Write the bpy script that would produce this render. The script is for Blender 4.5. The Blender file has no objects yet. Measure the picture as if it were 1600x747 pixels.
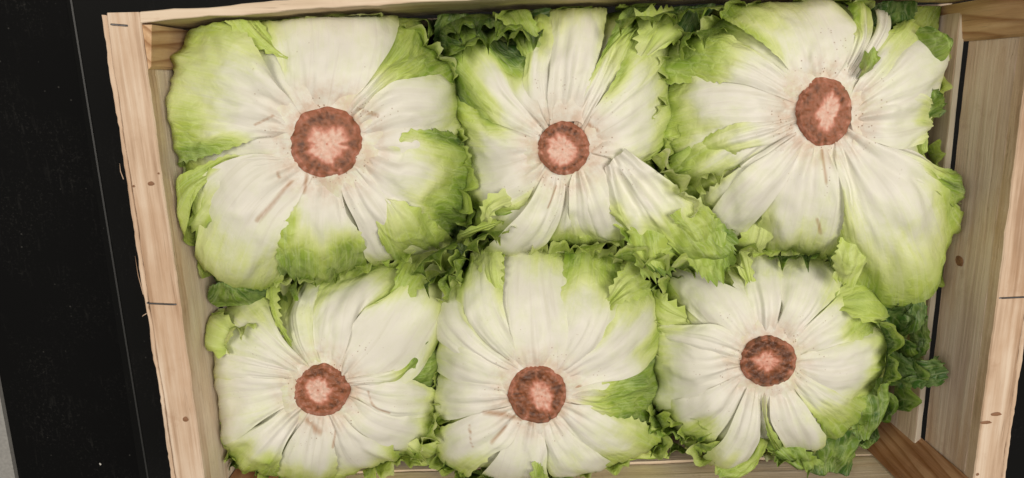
import bpy, bmesh, math, random
import numpy as np
from mathutils import Matrix

# ---------------------------------------------------------------- camera
scene = bpy.context.scene
COL = scene.collection
CAM = (-0.05626, 0.15269, 0.65123)
ROT = (-0.222244, -0.0146244, -0.028977)
FPX = 1095.573


def rot_m(rx, ry, rz):
    cx, sx = math.cos(rx), math.sin(rx)
    cy, sy = math.cos(ry), math.sin(ry)
    cz, sz = math.cos(rz), math.sin(rz)
    Rx = np.array([[1, 0, 0], [0, cx, -sx], [0, sx, cx]])
    Ry = np.array([[cy, 0, sy], [0, 1, 0], [-sy, 0, cy]])
    Rz = np.array([[cz, -sz, 0], [sz, cz, 0], [0, 0, 1]])
    return Rz @ Ry @ Rx


MC = rot_m(*ROT)
cam_d = bpy.data.cameras.new('camera')
cam = bpy.data.objects.new('camera', cam_d)
COL.objects.link(cam)
mw = Matrix([[*MC[0], CAM[0]], [*MC[1], CAM[1]], [*MC[2], CAM[2]], [0, 0, 0, 1]])
cam.matrix_world = mw
cam_d.sensor_width = 36
cam_d.lens = FPX / 1600 * 36
cam_d.clip_start = 0.01
cam_d.clip_end = 50
scene.camera = cam

# ---------------------------------------------------------------- light
world = bpy.data.worlds.new('World')
scene.world = world
world.use_nodes = True
bg = world.node_tree.nodes['Background']
bg.inputs[0].default_value = (1.0, 0.96, 0.91, 1)
bg.inputs[1].default_value = 0.07


def area(name, loc, target, size, power, col):
    d = bpy.data.lights.new(name, 'AREA')
    d.shape = 'RECTANGLE'
    d.size, d.size_y = size
    d.energy = power
    d.color = col
    o = bpy.data.objects.new(name, d)
    COL.objects.link(o)
    o.location = loc
    from mathutils import Vector
    v = Vector(target) - Vector(loc)
    o.rotation_euler = v.to_track_quat('-Z', 'Y').to_euler()
    return o


area('ceiling_lamp', (-0.85, 0.40, 1.70), (-0.03, 0.03, 0.2), (0.7, 0.9), 15.0, (1.0, 0.94, 0.85))
area('ceiling_lamp', (0.75, 0.30, 1.80), (0.0, 0.03, 0.2), (0.7, 0.9), 23.0, (1.0, 0.94, 0.85))
scene.view_settings.view_transform = 'Standard'
scene.view_settings.look = 'None'
scene.view_settings.exposure = 0.1
scene.view_settings.gamma = 1.0

# ---------------------------------------------------------------- helpers
RIM = 0.2
YB, YT = -0.1740, 0.2
XO, XI = 0.3, 0.276


def ray(px):
    px = np.asarray(px, float)
    d = np.stack([(px[..., 0] - 800) / FPX, -(px[..., 1] - 373.5) / FPX, -np.ones(px.shape[:-1])], -1)
    return d @ MC.T


def unproj(px, z):
    """photo pixel -> world point on height z"""
    d = ray(px)
    s = (z - CAM[2]) / d[..., 2]
    return np.array(CAM) + d * np.asarray(s)[..., None]


def tag(o, label=None, cat=None, group=None, kind=None):
    if label: o['label'] = label
    if cat: o['category'] = cat
    if group: o['group'] = group
    if kind: o['kind'] = kind
    return o


def empty(name, loc):
    o = bpy.data.objects.new(name, None)
    COL.objects.link(o)
    o.location = loc
    o.empty_display_size = 0.02
    return o


def link_mesh(name, me, mat, parent=None, smooth=False):
    o = bpy.data.objects.new(name, me)
    COL.objects.link(o)
    if mat: me.materials.append(mat)
    if smooth:
        me.polygons.foreach_set('use_smooth', [True] * len(me.polygons))
    if parent:
        o.parent = parent
        o.location = -parent.location
    return o


def vnoise(x, y, seed=0):
    """smooth value noise in 0..1"""
    x = np.asarray(x, float); y = np.asarray(y, float)
    xi = np.floor(x).astype(np.int64); yi = np.floor(y).astype(np.int64)
    xf = x - xi; yf = y - yi

    def h(a, b):
        n = (a * 374761393 + b * 668265263 + seed * 974634541) & 0xffffffff
        n = ((n ^ (n >> 13)) * 1274126177) & 0xffffffff
        n = (n ^ (n >> 16)) & 0xffff
        return n / 65535.0
    u = xf * xf * (3 - 2 * xf); v = yf * yf * (3 - 2 * yf)
    return (h(xi, yi) * (1 - u) + h(xi + 1, yi) * u) * (1 - v) + (h(xi, yi + 1) * (1 - u) + h(xi + 1, yi + 1) * u) * v


def sstep(a, b, x):
    t = np.clip((x - a) / (b - a), 0, 1)
    return t * t * (3 - 2 * t)


def crv(pts, n):
    """Catmull-Rom through pts, resampled to n by arc length"""
    p = np.asarray(pts, float)
    if len(p) == 2:
        return p[0] + (p[1] - p[0]) * np.linspace(0, 1, n)[:, None]
    q = np.vstack([2 * p[0] - p[1], p, 2 * p[-1] - p[-2]])
    out = []
    for i in range(1, len(q) - 2):
        t = np.linspace(0, 1, 16, endpoint=False)[:, None]
        a, b, c, d = q[i - 1], q[i], q[i + 1], q[i + 2]
        out.append(0.5 * ((2 * b) + (c - a) * t + (2 * a - 5 * b + 4 * c - d) * t ** 2 + (3 * b - a - 3 * c + d) * t ** 3))
    out = np.vstack(out + [p[-1:]])
    s = np.concatenate([[0], np.cumsum(np.linalg.norm(np.diff(out, axis=0), axis=1))])
    t = np.linspace(0, s[-1], n)
    return np.stack([np.interp(t, s, out[:, 0]), np.interp(t, s, out[:, 1])], 1)


# ---------------------------------------------------------------- materials
def new_mat(name):
    m = bpy.data.materials.new(name)
    m.use_nodes = True
    nt = m.node_tree
    return m, nt, nt.nodes, nt.links, nt.nodes['Principled BSDF']


def N(nt, t, **kw):
    n = nt.nodes.new(t)
    for k, v in kw.items():
        if k.startswith('i_'):
            key = k[2:]
            key = int(key) if key.isdigit() else key
            n.inputs[key].default_value = v
        else:
            setattr(n, k, v)
    return n


def ramp(nt, stops, interp='LINEAR'):
    r = nt.nodes.new('ShaderNodeValToRGB')
    r.color_ramp.interpolation = interp
    e = r.color_ramp.elements
    while len(e) < len(stops): e.new(0.5)
    for el, (p, c) in zip(e, stops):
        el.position = p
        el.color = (*c, 1) if len(c) == 3 else c
    return r


def math_n(nt, op, a=None, b=None, clamp=False):
    n = nt.nodes.new('ShaderNodeMath'); n.operation = op; n.use_clamp = clamp
    for i, v in enumerate((a, b)):
        if v is None: continue
        if isinstance(v, (int, float)): n.inputs[i].default_value = v
        else: nt.links.new(v, n.inputs[i])
    return n.outputs[0]


def mix_c(nt, fac, a, b, mode='MIX'):
    n = nt.nodes.new('ShaderNodeMix'); n.data_type = 'RGBA'; n.blend_type = mode
    for sock, v in ((n.inputs[0], fac), (n.inputs[6], a), (n.inputs[7], b)):
        if isinstance(v, (int, float)): sock.default_value = v
        elif isinstance(v, tuple): sock.default_value = (*v, 1)
        else: nt.links.new(v, sock)
    return n.outputs[2]


def leaf_mat():
    m, nt, nodes, links, p = new_mat('lettuce_leaf')
    g = N(nt, 'ShaderNodeAttribute', attribute_name='g').outputs['Fac']
    cd = N(nt, 'ShaderNodeAttribute', attribute_name='cd').outputs['Fac']
    uv = N(nt, 'ShaderNodeUVMap', uv_map='uv')
    geo = N(nt, 'ShaderNodeTexCoord')
    # stretched fibres along the leaf
    mp = N(nt, 'ShaderNodeMapping'); mp.inputs['Scale'].default_value = (18, 260, 1)
    links.new(uv.outputs[0], mp.inputs[0])
    fib = N(nt, 'ShaderNodeTexNoise', i_Scale=1.0, i_Detail=4.0, i_Roughness=0.55, i_Distortion=0.6)
    links.new(mp.outputs[0], fib.inputs['Vector'])
    blot = N(nt, 'ShaderNodeTexNoise', i_Scale=70.0, i_Detail=5.0, i_Roughness=0.6)
    links.new(geo.outputs['Object'], blot.inputs['Vector'])
    big = N(nt, 'ShaderNodeTexNoise', i_Scale=22.0, i_Detail=3.0)
    links.new(geo.outputs['Object'], big.inputs['Vector'])
    gg = math_n(nt, 'ADD', g, math_n(nt, 'MULTIPLY', math_n(nt, 'SUBTRACT', blot.outputs[0], 0.5), 0.30))
    gg = math_n(nt, 'ADD', gg, math_n(nt, 'MULTIPLY', math_n(nt, 'SUBTRACT', fib.outputs[0], 0.5), 0.30))
    gg = math_n(nt, 'ADD', gg, math_n(nt, 'MULTIPLY', math_n(nt, 'SUBTRACT', big.outputs[0], 0.46), 0.58), clamp=True)
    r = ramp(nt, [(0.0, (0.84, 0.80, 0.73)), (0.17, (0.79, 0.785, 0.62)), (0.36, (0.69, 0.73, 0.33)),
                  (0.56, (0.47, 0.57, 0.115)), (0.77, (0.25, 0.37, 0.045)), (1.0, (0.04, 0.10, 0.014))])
    links.new(gg, r.inputs[0])
    col = r.outputs[0]
    # veins: thin pale lines on the green
    vp = ramp(nt, [(0.47, (0, 0, 0)), (0.5, (1, 1, 1)), (0.53, (0, 0, 0))])
    links.new(fib.outputs[0], vp.inputs[0])
    col = mix_c(nt, math_n(nt, 'MULTIPLY', vp.outputs[0], 0.16), col, (0.78, 0.78, 0.6))
    # watery grey mottling and thin grey vessels in the white ribs
    mot = ramp(nt, [(0.35, (0.90, 0.91, 0.86)), (0.6, (1, 1, 1))])
    links.new(big.outputs[0], mot.inputs[0])
    col = mix_c(nt, 1.0, col, mot.outputs[0], 'MULTIPLY')
    fm = ramp(nt, [(0.30, (0.88, 0.88, 0.82)), (0.46, (1, 1, 1))])
    links.new(fib.outputs[0], fm.inputs[0])
    col = mix_c(nt, 0.8, col, fm.outputs[0], 'MULTIPLY')
    # pinkish brown bruising close to the cut stem
    near = math_n(nt, 'SUBTRACT', 1.0, math_n(nt, 'DIVIDE', cd, 0.022), clamp=True)
    bn = N(nt, 'ShaderNodeTexNoise', i_Scale=130.0, i_Detail=6.0, i_Roughness=0.65)
    links.new(geo.outputs['Object'], bn.inputs['Vector'])
    br = ramp(nt, [(0.36, (0, 0, 0)), (0.62, (1, 1, 1))])
    links.new(bn.outputs[0], br.inputs[0])
    col = mix_c(nt, math_n(nt, 'MULTIPLY', math_n(nt, 'MULTIPLY', near, br.outputs[0]), 0.75), col, (0.60, 0.40, 0.28))
    vor = N(nt, 'ShaderNodeTexVoronoi', i_Scale=330.0)
    links.new(geo.outputs['Object'], vor.inputs['Vector'])
    vr = ramp(nt, [(0.10, (1, 1, 1)), (0.22, (0, 0, 0))])
    links.new(vor.outputs['Distance'], vr.inputs[0])
    sel = ramp(nt, [(0.62, (0, 0, 0)), (0.70, (1, 1, 1))])
    sn = N(nt, 'ShaderNodeTexNoise', i_Scale=55.0, i_Detail=3.0)
    links.new(geo.outputs['Object'], sn.inputs['Vector'])
    nearw = math_n(nt, 'SUBTRACT', 1.0, math_n(nt, 'DIVIDE', cd, 0.055), clamp=True)
    links.new(math_n(nt, 'ADD', sn.outputs[0], math_n(nt, 'MULTIPLY', nearw, 0.13)), sel.inputs[0])
    fk = math_n(nt, 'MULTIPLY', math_n(nt, 'MULTIPLY', vr.outputs[0], sel.outputs[0]), nearw)
    col = mix_c(nt, math_n(nt, 'MULTIPLY', fk, 0.9), col, (0.26, 0.12, 0.05))
    bra = N(nt, 'ShaderNodeAttribute', attribute_name='br').outputs['Fac']
    bs = ramp(nt, [(0.55, (0, 0, 0)), (1.0, (1, 1, 1))])
    links.new(math_n(nt, 'ADD', math_n(nt, 'MULTIPLY', bra, 0.62), math_n(nt, 'MULTIPLY', fib.outputs[0], 0.75)), bs.inputs[0])
    bb = math_n(nt, 'MULTIPLY', bs.outputs[0], math_n(nt, 'GREATER_THAN', bra, 0.02))
    col = mix_c(nt, math_n(nt, 'MULTIPLY', bb, 0.8), col, (0.42, 0.23, 0.12))
    links.new(col, p.inputs['Base Color'])
    p.inputs['Roughness'].default_value = 0.48
    p.inputs['Specular IOR Level'].default_value = 0.32
    b1 = N(nt, 'ShaderNodeBump', i_Strength=0.20, i_Distance=0.0012)
    links.new(fib.outputs[0], b1.inputs['Height'])
    b2 = N(nt, 'ShaderNodeBump', i_Strength=0.16, i_Distance=0.003)
    links.new(blot.outputs[0], b2.inputs['Height'])
    links.new(b1.outputs[0], b2.inputs['Normal'])
    links.new(b2.outputs[0], p.inputs['Normal'])
    # net of fine veins, the flesh between them puffed up
    wv = N(nt, 'ShaderNodeVectorMath', operation='ADD')
    ws = N(nt, 'ShaderNodeVectorMath', operation='SCALE', i_Scale=0.012)
    links.new(blot.outputs['Color'], ws.inputs[0]); links.new(uv.outputs[0], wv.inputs[0]); links.new(ws.outputs[0], wv.inputs[1])
    vm_ = N(nt, 'ShaderNodeMapping'); vm_.inputs['Scale'].default_value = (120, 230, 1)
    links.new(wv.outputs[0], vm_.inputs[0])
    ve = N(nt, 'ShaderNodeTexVoronoi', feature='DISTANCE_TO_EDGE', i_Scale=1.0)
    links.new(vm_.outputs[0], ve.inputs['Vector'])
    vr2 = ramp(nt, [(0.0, (0, 0, 0)), (0.22, (1, 1, 1))])
    links.new(ve.outputs['Distance'], vr2.inputs[0])
    vfac = math_n(nt, 'MULTIPLY', math_n(nt, 'SUBTRACT', 1.0, vr2.outputs[0]), math_n(nt, 'MULTIPLY', math_n(nt, 'MULTIPLY', gg, math_n(nt, 'SUBTRACT', 1.2, gg)), 0.75))
    col = mix_c(nt, vfac, col, (0.60, 0.68, 0.28))
    links.new(col, p.inputs['Base Color'])
    b3 = N(nt, 'ShaderNodeBump', i_Distance=0.0018)
    links.new(math_n(nt, 'MULTIPLY', gg, 0.42, True), b3.inputs['Strength'])
    links.new(vr2.outputs[0], b3.inputs['Height']); links.new(b2.outputs[0], b3.inputs['Normal'])
    links.new(b3.outputs[0], p.inputs['Normal'])
    tr = N(nt, 'ShaderNodeBsdfTranslucent')
    links.new(col, tr.inputs[0])
    links.new(b2.outputs[0], tr.inputs['Normal'])
    mx = N(nt, 'ShaderNodeMixShader', i_0=0.12)
    links.new(p.outputs[0], mx.inputs[1]); links.new(tr.outputs[0], mx.inputs[2])
    links.new(mx.outputs[0], nodes['Material Output'].inputs[0])
    return m


def stem_mat():
    m, nt, nodes, links, p = new_mat('cut_stem')
    c = N(nt, 'ShaderNodeAttribute', attribute_name='tone').outputs['Fac']
    geo = N(nt, 'ShaderNodeTexCoord')
    n1 = N(nt, 'ShaderNodeTexNoise', i_Scale=520.0, i_Detail=5.0, i_Roughness=0.7)
    links.new(geo.outputs['Object'], n1.inputs['Vector'])
    n2 = N(nt, 'ShaderNodeTexNoise', i_Scale=120.0, i_Detail=4.0, i_Roughness=0.6)
    links.new(geo.outputs['Object'], n2.inputs['Vector'])
    s = math_n(nt, 'ADD', c, math_n(nt, 'MULTIPLY', math_n(nt, 'SUBTRACT', n1.outputs[0], 0.5), 0.36))
    s = math_n(nt, 'ADD', s, math_n(nt, 'MULTIPLY', math_n(nt, 'SUBTRACT', n2.outputs[0], 0.5), 0.30), clamp=True)
    r = ramp(nt, [(0.0, (0.10, 0.036, 0.016)), (0.22, (0.27, 0.095, 0.042)), (0.5, (0.43, 0.155, 0.090)),
                  (0.72, (0.64, 0.285, 0.20)), (1.0, (0.74, 0.52, 0.41))])
    links.new(s, r.inputs[0])
    links.new(r.outputs[0], p.inputs['Base Color'])
    p.inputs['Roughness'].default_value = 0.27
    b = N(nt, 'ShaderNodeBump', i_Strength=0.6, i_Distance=0.0015)
    links.new(n1.outputs[0], b.inputs['Height'])
    links.new(b.outputs[0], p.inputs['Normal'])
    return m


def wood_mat(name, axis, c0, c1, c2, ring=0.0, rough=0.75, grain=1.0):
    """axis = 0/1/2 the direction of the grain"""
    m, nt, nodes, links, p = new_mat(name)
    geo = N(nt, 'ShaderNodeTexCoord')
    oi = N(nt, 'ShaderNodeObjectInfo')
    off = N(nt, 'ShaderNodeVectorMath', operation='ADD')
    links.new(geo.outputs['Object'], off.inputs[0])
    sc = N(nt, 'ShaderNodeVectorMath', operation='SCALE', i_Scale=7.0)
    cb = N(nt, 'ShaderNodeCombineXYZ')
    for i in range(3): links.new(oi.outputs['Random'], cb.inputs[i])
    links.new(cb.outputs[0], sc.inputs[0]); links.new(sc.outputs[0], off.inputs[1])
    s1 = [230, 230, 230]; s1[axis] = 7
    mp = N(nt, 'ShaderNodeMapping'); mp.inputs['Scale'].default_value = s1
    links.new(off.outputs[0], mp.inputs[0])
    n1 = N(nt, 'ShaderNodeTexNoise', i_Scale=1.0, i_Detail=6.0, i_Roughness=0.62, i_Distortion=0.3)
    links.new(mp.outputs[0], n1.inputs['Vector'])
    s2 = [55, 55, 55]; s2[axis] = 4.5
    mp2 = N(nt, 'ShaderNodeMapping'); mp2.inputs['Scale'].default_value = s2
    links.new(off.outputs[0], mp2.inputs[0])
    n2 = N(nt, 'ShaderNodeTexNoise', i_Scale=1.0, i_Detail=3.0, i_Roughness=0.5, i_Distortion=0.8)
    links.new(mp2.outputs[0], n2.inputs['Vector'])
    n3 = N(nt, 'ShaderNodeTexNoise', i_Scale=16.0, i_Detail=4.0, i_Roughness=0.6)
    links.new(off.outputs[0], n3.inputs['Vector'])
    f = math_n(nt, 'ADD', math_n(nt, 'MULTIPLY', math_n(nt, 'SUBTRACT', n1.outputs[0], 0.5), 1.25 * grain),
               math_n(nt, 'ADD', 0.5, math_n(nt, 'MULTIPLY', math_n(nt, 'SUBTRACT', n2.outputs[0], 0.5), 1.0)))
    f = math_n(nt, 'ADD', f, math_n(nt, 'MULTIPLY', math_n(nt, 'SUBTRACT', n3.outputs[0], 0.5), 0.6), clamp=True)
    r = ramp(nt, [(0.22, c0), (0.50, c1), (0.78, c2)])
    links.new(f, r.inputs[0])
    col = r.outputs[0]
    if ring > 0:
        s4 = [1, 1, 1]; s4[axis] = 0.12
        mp3 = N(nt, 'ShaderNodeMapping'); mp3.inputs['Scale'].default_value = s4
        links.new(off.outputs[0], mp3.inputs[0])
        wv = N(nt, 'ShaderNodeTexWave', wave_type='BANDS', bands_direction='DIAGONAL', wave_profile='SAW',
               i_Scale=62.0, i_Distortion=2.2, i_Detail=2.0)
        wv.inputs['Detail Scale'].default_value = 1.2
        links.new(mp3.outputs[0], wv.inputs['Vector'])
        rr = ramp(nt, [(0.55, (0, 0, 0)), (0.9, (1, 1, 1)), (1.0, (0.2, 0.2, 0.2))])
        links.new(wv.outputs[0], rr.inputs[0])
        col = mix_c(nt, math_n(nt, 'MULTIPLY', rr.outputs[0], ring), col, (0.22, 0.085, 0.025))
    # dirt specks and handling stains
    st = N(nt, 'ShaderNodeTexNoise', i_Scale=38.0, i_Detail=5.0, i_Roughness=0.7)
    links.new(off.outputs[0], st.inputs['Vector'])
    sr = ramp(nt, [(0.60, (0, 0, 0)), (0.78, (1, 1, 1))])
    links.new(st.outputs[0], sr.inputs[0])
    col = mix_c(nt, math_n(nt, 'MULTIPLY', sr.outputs[0], 0.5), col, (0.38, 0.22, 0.13))
    s5 = [330, 330, 330]; s5[axis] = 5
    mp5 = N(nt, 'ShaderNodeMapping'); mp5.inputs['Scale'].default_value = s5
    links.new(off.outputs[0], mp5.inputs[0])
    ck = N(nt, 'ShaderNodeTexNoise', i_Scale=1.0, i_Detail=2.0, i_Distortion=0.4)
    links.new(mp5.outputs[0], ck.inputs['Vector'])
    ckr = ramp(nt, [(0.485, (0, 0, 0)), (0.5, (1, 1, 1)), (0.515, (0, 0, 0))])
    links.new(ck.outputs[0], ckr.inputs[0])
    s6 = [60, 60, 60]; s6[axis] = 12
    mp6 = N(nt, 'ShaderNodeMapping'); mp6.inputs['Scale'].default_value = s6
    links.new(off.outputs[0], mp6.inputs[0])
    cm = N(nt, 'ShaderNodeTexNoise', i_Scale=1.0, i_Detail=2.0)
    links.new(mp6.outputs[0], cm.inputs['Vector'])
    cmr = ramp(nt, [(0.56, (0, 0, 0)), (0.68, (1, 1, 1))])
    links.new(cm.outputs[0], cmr.inputs[0])
    col = mix_c(nt, math_n(nt, 'MULTIPLY', math_n(nt, 'MULTIPLY', ckr.outputs[0], cmr.outputs[0]), 0.7), col, (0.16, 0.09, 0.05))
    # broad warm stains running along the grain
    s7 = [45, 45, 45]; s7[axis] = 9
    mp7 = N(nt, 'ShaderNodeMapping'); mp7.inputs['Scale'].default_value = s7
    links.new(off.outputs[0], mp7.inputs[0])
    wn = N(nt, 'ShaderNodeTexNoise', i_Scale=1.0, i_Detail=5.0, i_Roughness=0.65)
    links.new(mp7.outputs[0], wn.inputs['Vector'])
    wr_ = ramp(nt, [(0.50, (0, 0, 0)), (0.72, (1, 1, 1))])
    links.new(wn.outputs[0], wr_.inputs[0])
    col = mix_c(nt, math_n(nt, 'MULTIPLY', wr_.outputs[0], 0.55), col, (0.45, 0.26, 0.14))
    links.new(col, p.inputs['Base Color'])
    p.inputs['Roughness'].default_value = rough
    p.inputs['Specular IOR Level'].default_value = 0.25
    b = N(nt, 'ShaderNodeBump', i_Strength=0.8, i_Distance=0.001)
    links.new(n1.outputs[0], b.inputs['Height'])
    links.new(b.outputs[0], p.inputs['Normal'])
    return m


def plain_mat(name, col, rough=0.5, metal=0.0):
    m, nt, nodes, links, p = new_mat(name)
    geo = N(nt, 'ShaderNodeTexCoord')
    n = N(nt, 'ShaderNodeTexNoise', i_Scale=300.0, i_Detail=4.0)
    links.new(geo.outputs['Object'], n.inputs['Vector'])
    c = mix_c(nt, n.outputs[0], tuple(0.7 * x for x in col), tuple(min(1, 1.25 * x) for x in col))
    links.new(c, p.inputs['Base Color'])
    p.inputs['Roughness'].default_value = rough
    p.inputs['Metallic'].default_value = metal
    return m


def black_mat(name, base, dust):
    m, nt, nodes, links, p = new_mat(name)
    geo = N(nt, 'ShaderNodeTexCoord')
    n1 = N(nt, 'ShaderNodeTexNoise', i_Scale=9.0, i_Detail=6.0, i_Roughness=0.65)
    n2 = N(nt, 'ShaderNodeTexNoise', i_Scale=420.0, i_Detail=3.0, i_Roughness=0.7)
    vor = N(nt, 'ShaderNodeTexVoronoi', i_Scale=85.0)
    mp = N(nt, 'ShaderNodeMapping'); mp.inputs['Scale'].default_value = (260, 40, 40); mp.inputs['Rotation'].default_value = (0, 0, 0.5)
    links.new(geo.outputs['Object'], mp.inputs[0])
    n3 = N(nt, 'ShaderNodeTexNoise', i_Scale=1.0, i_Detail=4.0)
    links.new(mp.outputs[0], n3.inputs['Vector'])
    for n in (n1, n2, vor): links.new(geo.outputs['Object'], n.inputs['Vector'])
    r1 = ramp(nt, [(0.46, (0, 0, 0)), (0.75, (1, 1, 1))]); links.new(n1.outputs[0], r1.inputs[0])
    r2 = ramp(nt, [(0.55, (0, 0, 0)), (0.75, (1, 1, 1))]); links.new(n2.outputs[0], r2.inputs[0])
    r3 = ramp(nt, [(0.03, (1, 1, 1)), (0.09, (0, 0, 0))]); links.new(vor.outputs['Distance'], r3.inputs[0])
    r4 = ramp(nt, [(0.60, (0, 0, 0)), (0.72, (1, 1, 1))]); links.new(n3.outputs[0], r4.inputs[0])
    vsel = math_n(nt, 'GREATER_THAN', N(nt, 'ShaderNodeSeparateColor').outputs[0], 0.5)
    sepc = vsel.node.inputs[0].links[0].from_node
    links.new(vor.outputs['Color'], sepc.inputs[0])
    vsel.node.inputs[1].default_value = 0.72
    d = math_n(nt, 'MULTIPLY', r1.outputs[0], r2.outputs[0])
    d = math_n(nt, 'ADD', math_n(nt, 'MULTIPLY', d, dust), math_n(nt, 'MULTIPLY', math_n(nt, 'MULTIPLY', r1.outputs[0], r4.outputs[0]), dust * 0.5))
    d = math_n(nt, 'ADD', d, math_n(nt, 'MULTIPLY', math_n(nt, 'MULTIPLY', r3.outputs[0], vsel), dust * 1.3), clamp=True)
    col = mix_c(nt, d, base, (0.42, 0.40, 0.36))
    links.new(col, p.inputs['Base Color'])
    p.inputs['Roughness'].default_value = 0.7
    p.inputs['Specular IOR Level'].default_value = 0.06
    b = N(nt, 'ShaderNodeBump', i_Strength=0.15, i_Distance=0.0005)
    links.new(n2.outputs[0], b.inputs['Height'])
    links.new(b.outputs[0], p.inputs['Normal'])
    return m


M_LEAF = leaf_mat()
M_STEM = stem_mat()
PALE = ((0.38, 0.245, 0.155), (0.58, 0.42, 0.295), (0.70, 0.56, 0.43))
M_RAIL = wood_mat('rail_wood', 1, *PALE)
M_SLAT_Y = wood_mat('slat_wood', 1, (0.50, 0.36, 0.28), (0.63, 0.48, 0.38), (0.72, 0.58, 0.475), grain=1.2)
M_SLAT_LIT = wood_mat('lit_slat_wood', 1, (0.68, 0.54, 0.40), (0.76, 0.63, 0.49), (0.80, 0.69, 0.56), grain=0.6)  # left slats: brighter light on that wall put into the wood colour
M_LIT_EDGE = wood_mat('lit_edge_wood', 1, (0.74, 0.64, 0.50), (0.80, 0.71, 0.58), (0.84, 0.76, 0.64), grain=0.5)  # light on the lower slats' top edge, painted as paler wood
M_SLAT_X = wood_mat('end_board_wood', 0, (0.56, 0.43, 0.30), (0.68, 0.54, 0.40), (0.75, 0.62, 0.48))
M_POST = wood_mat('pine_post_wood', 2, (0.24, 0.105, 0.045), (0.36, 0.175, 0.085), (0.48, 0.27, 0.15), ring=0.8)
M_POST2 = wood_mat('pale_post_wood', 2, (0.44, 0.26, 0.13), (0.56, 0.35, 0.19), (0.66, 0.45, 0.27), ring=0.7)
M_STAPLE = plain_mat('staple_steel', (0.16, 0.15, 0.15), 0.45, 0.8)
M_BLACK = black_mat('black_plastic', (0.0048, 0.0048, 0.0049), 0.08)
M_BLACK2 = black_mat('black_plastic_border', (0.0088, 0.0088, 0.0086), 0.06)
M_GREY = plain_mat('grey_edge', (0.33, 0.32, 0.30), 0.5)
M_FLOOR = plain_mat('concrete_floor', (0.05, 0.05, 0.05), 0.8)
M_KNOT = plain_mat('knot_wood', (0.24, 0.115, 0.055), 0.7)


# ---------------------------------------------------------------- boards
def board(name, mat, parent, lo, hi, axis, seed=0, jit=0.0006, n=40, bev=0.0008, bow=None):
    """rough sawn board: box cut in n slices along axis, its long edges uneven"""
    rnd = np.random.RandomState(seed)
    lo = np.array(lo, float); hi = np.array(hi, float)
    a = axis; b, c = [i for i in range(3) if i != a]
    # rounded-corner section, 8 points
    sec = []
    for (sb, sc_) in ((0, 0), (1, 0), (1, 1), (0, 1)):
        B = (lo[b], hi[b])[sb]; C = (lo[c], hi[c])[sc_]
        db = bev if sb == 0 else -bev; dc = bev if sc_ == 0 else -bev
        p1, p2 = (B + db, C), (B, C + dc)
        if (sb, sc_) in ((0, 0), (1, 1)): sec += [(p2, sb, sc_), (p1, sb, sc_)]
        else: sec += [(p1, sb, sc_), (p2, sb, sc_)]
    vs, fs = [], []
    ph = rnd.rand(8) * 50
    for i in range(n + 1):
        t = lo[a] + (hi[a] - lo[a]) * i / n
        for k, ((B, C), sb, sc_) in enumerate(sec):
            q = [0, 0, 0]
            cor = sb * 2 + sc_
            nb = (vnoise(t * 60 + ph[cor], 0.5, seed) - 0.5) * 1.4 + (vnoise(t * 350 + ph[cor], 2.5, seed + 1) - 0.5) * 0.7
            nc = (vnoise(t * 60 + ph[cor + 4], 7.5, seed + 2) - 0.5)
            q[a] = t + (rnd.rand() - 0.5) * (0.0012 if i in (0, n) else 0)
            q[b] = B + nb * jit * 2; q[c] = C + nc * jit
            if bow: q[bow[0]] += bow[1] * (1 - (2 * i / n - 1) ** 2) + bow[2] * i / n
            vs.append(q)
    for i in range(n):
        for k in range(8):
            k2 = (k + 1) % 8
            fs.append((i * 8 + k, i * 8 + k2, (i + 1) * 8 + k2, (i + 1) * 8 + k))
    fs.append(tuple(range(7, -1, -1))); fs.append(tuple(n * 8 + k for k in range(8)))
    me = bpy.data.meshes.new(name)
    me.from_pydata(vs, [], fs)
    bm = bmesh.new(); bm.from_mesh(me); bmesh.ops.recalc_face_normals(bm, faces=bm.faces); bm.to_mesh(me); bm.free()
    return link_mesh(name, me, mat, parent)


def solid(name, mat, parent, verts, faces):
    me = bpy.data.meshes.new(name)
    me.from_pydata([tuple(v) for v in verts], [], faces)
    bm = bmesh.new(); bm.from_mesh(me); bmesh.ops.recalc_face_normals(bm, faces=bm.faces); bm.to_mesh(me); bm.free()
    return link_mesh(name, me, mat, parent)


def tube(name, mat, parent, pts, r, seg=8):
    pts = [np.array(p, float) for p in pts]
    vs, fs = [], []
    for i, p in enumerate(pts):
        t = pts[min(i + 1, len(pts) - 1)] - pts[max(i - 1, 0)]
        t /= np.linalg.norm(t)
        u = np.cross(t, (0.3, 0.2, 0.93)); u /= np.linalg.norm(u); w = np.cross(t, u)
        rr = r[i] if hasattr(r, '__len__') else r
        for k in range(seg):
            an = 2 * math.pi * k / seg
            vs.append(p + rr * (math.cos(an) * u + math.sin(an) * w))
    for i in range(len(pts) - 1):
        for k in range(seg):
            fs.append((i * seg + k, i * seg + (k + 1) % seg, (i + 1) * seg + (k + 1) % seg, (i + 1) * seg + k))
    fs.append(tuple(range(seg))); fs.append(tuple((len(pts) - 1) * seg + k for k in range(seg)))
    return solid(name, mat, parent, vs, fs)


# ---------------------------------------------------------------- floor, table
def box_v(lo, hi):
    v = [(x, y, z) for x in (lo[0], hi[0]) for y in (lo[1], hi[1]) for z in (lo[2], hi[2])]
    f = [(0, 1, 3, 2), (4, 6, 7, 5), (0, 4, 5, 1), (2, 3, 7, 6), (0, 2, 6, 4), (1, 5, 7, 3)]
    return v, f


tag(solid('floor', M_FLOOR, None, *box_v((-4, -4, -0.8), (4, 4, -0.75))), kind='structure')
table = empty('table', (0, 0, -0.004))
tag(table, 'black plastic table top with a raised border line, dusty, under the wooden crate', 'table')
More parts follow.
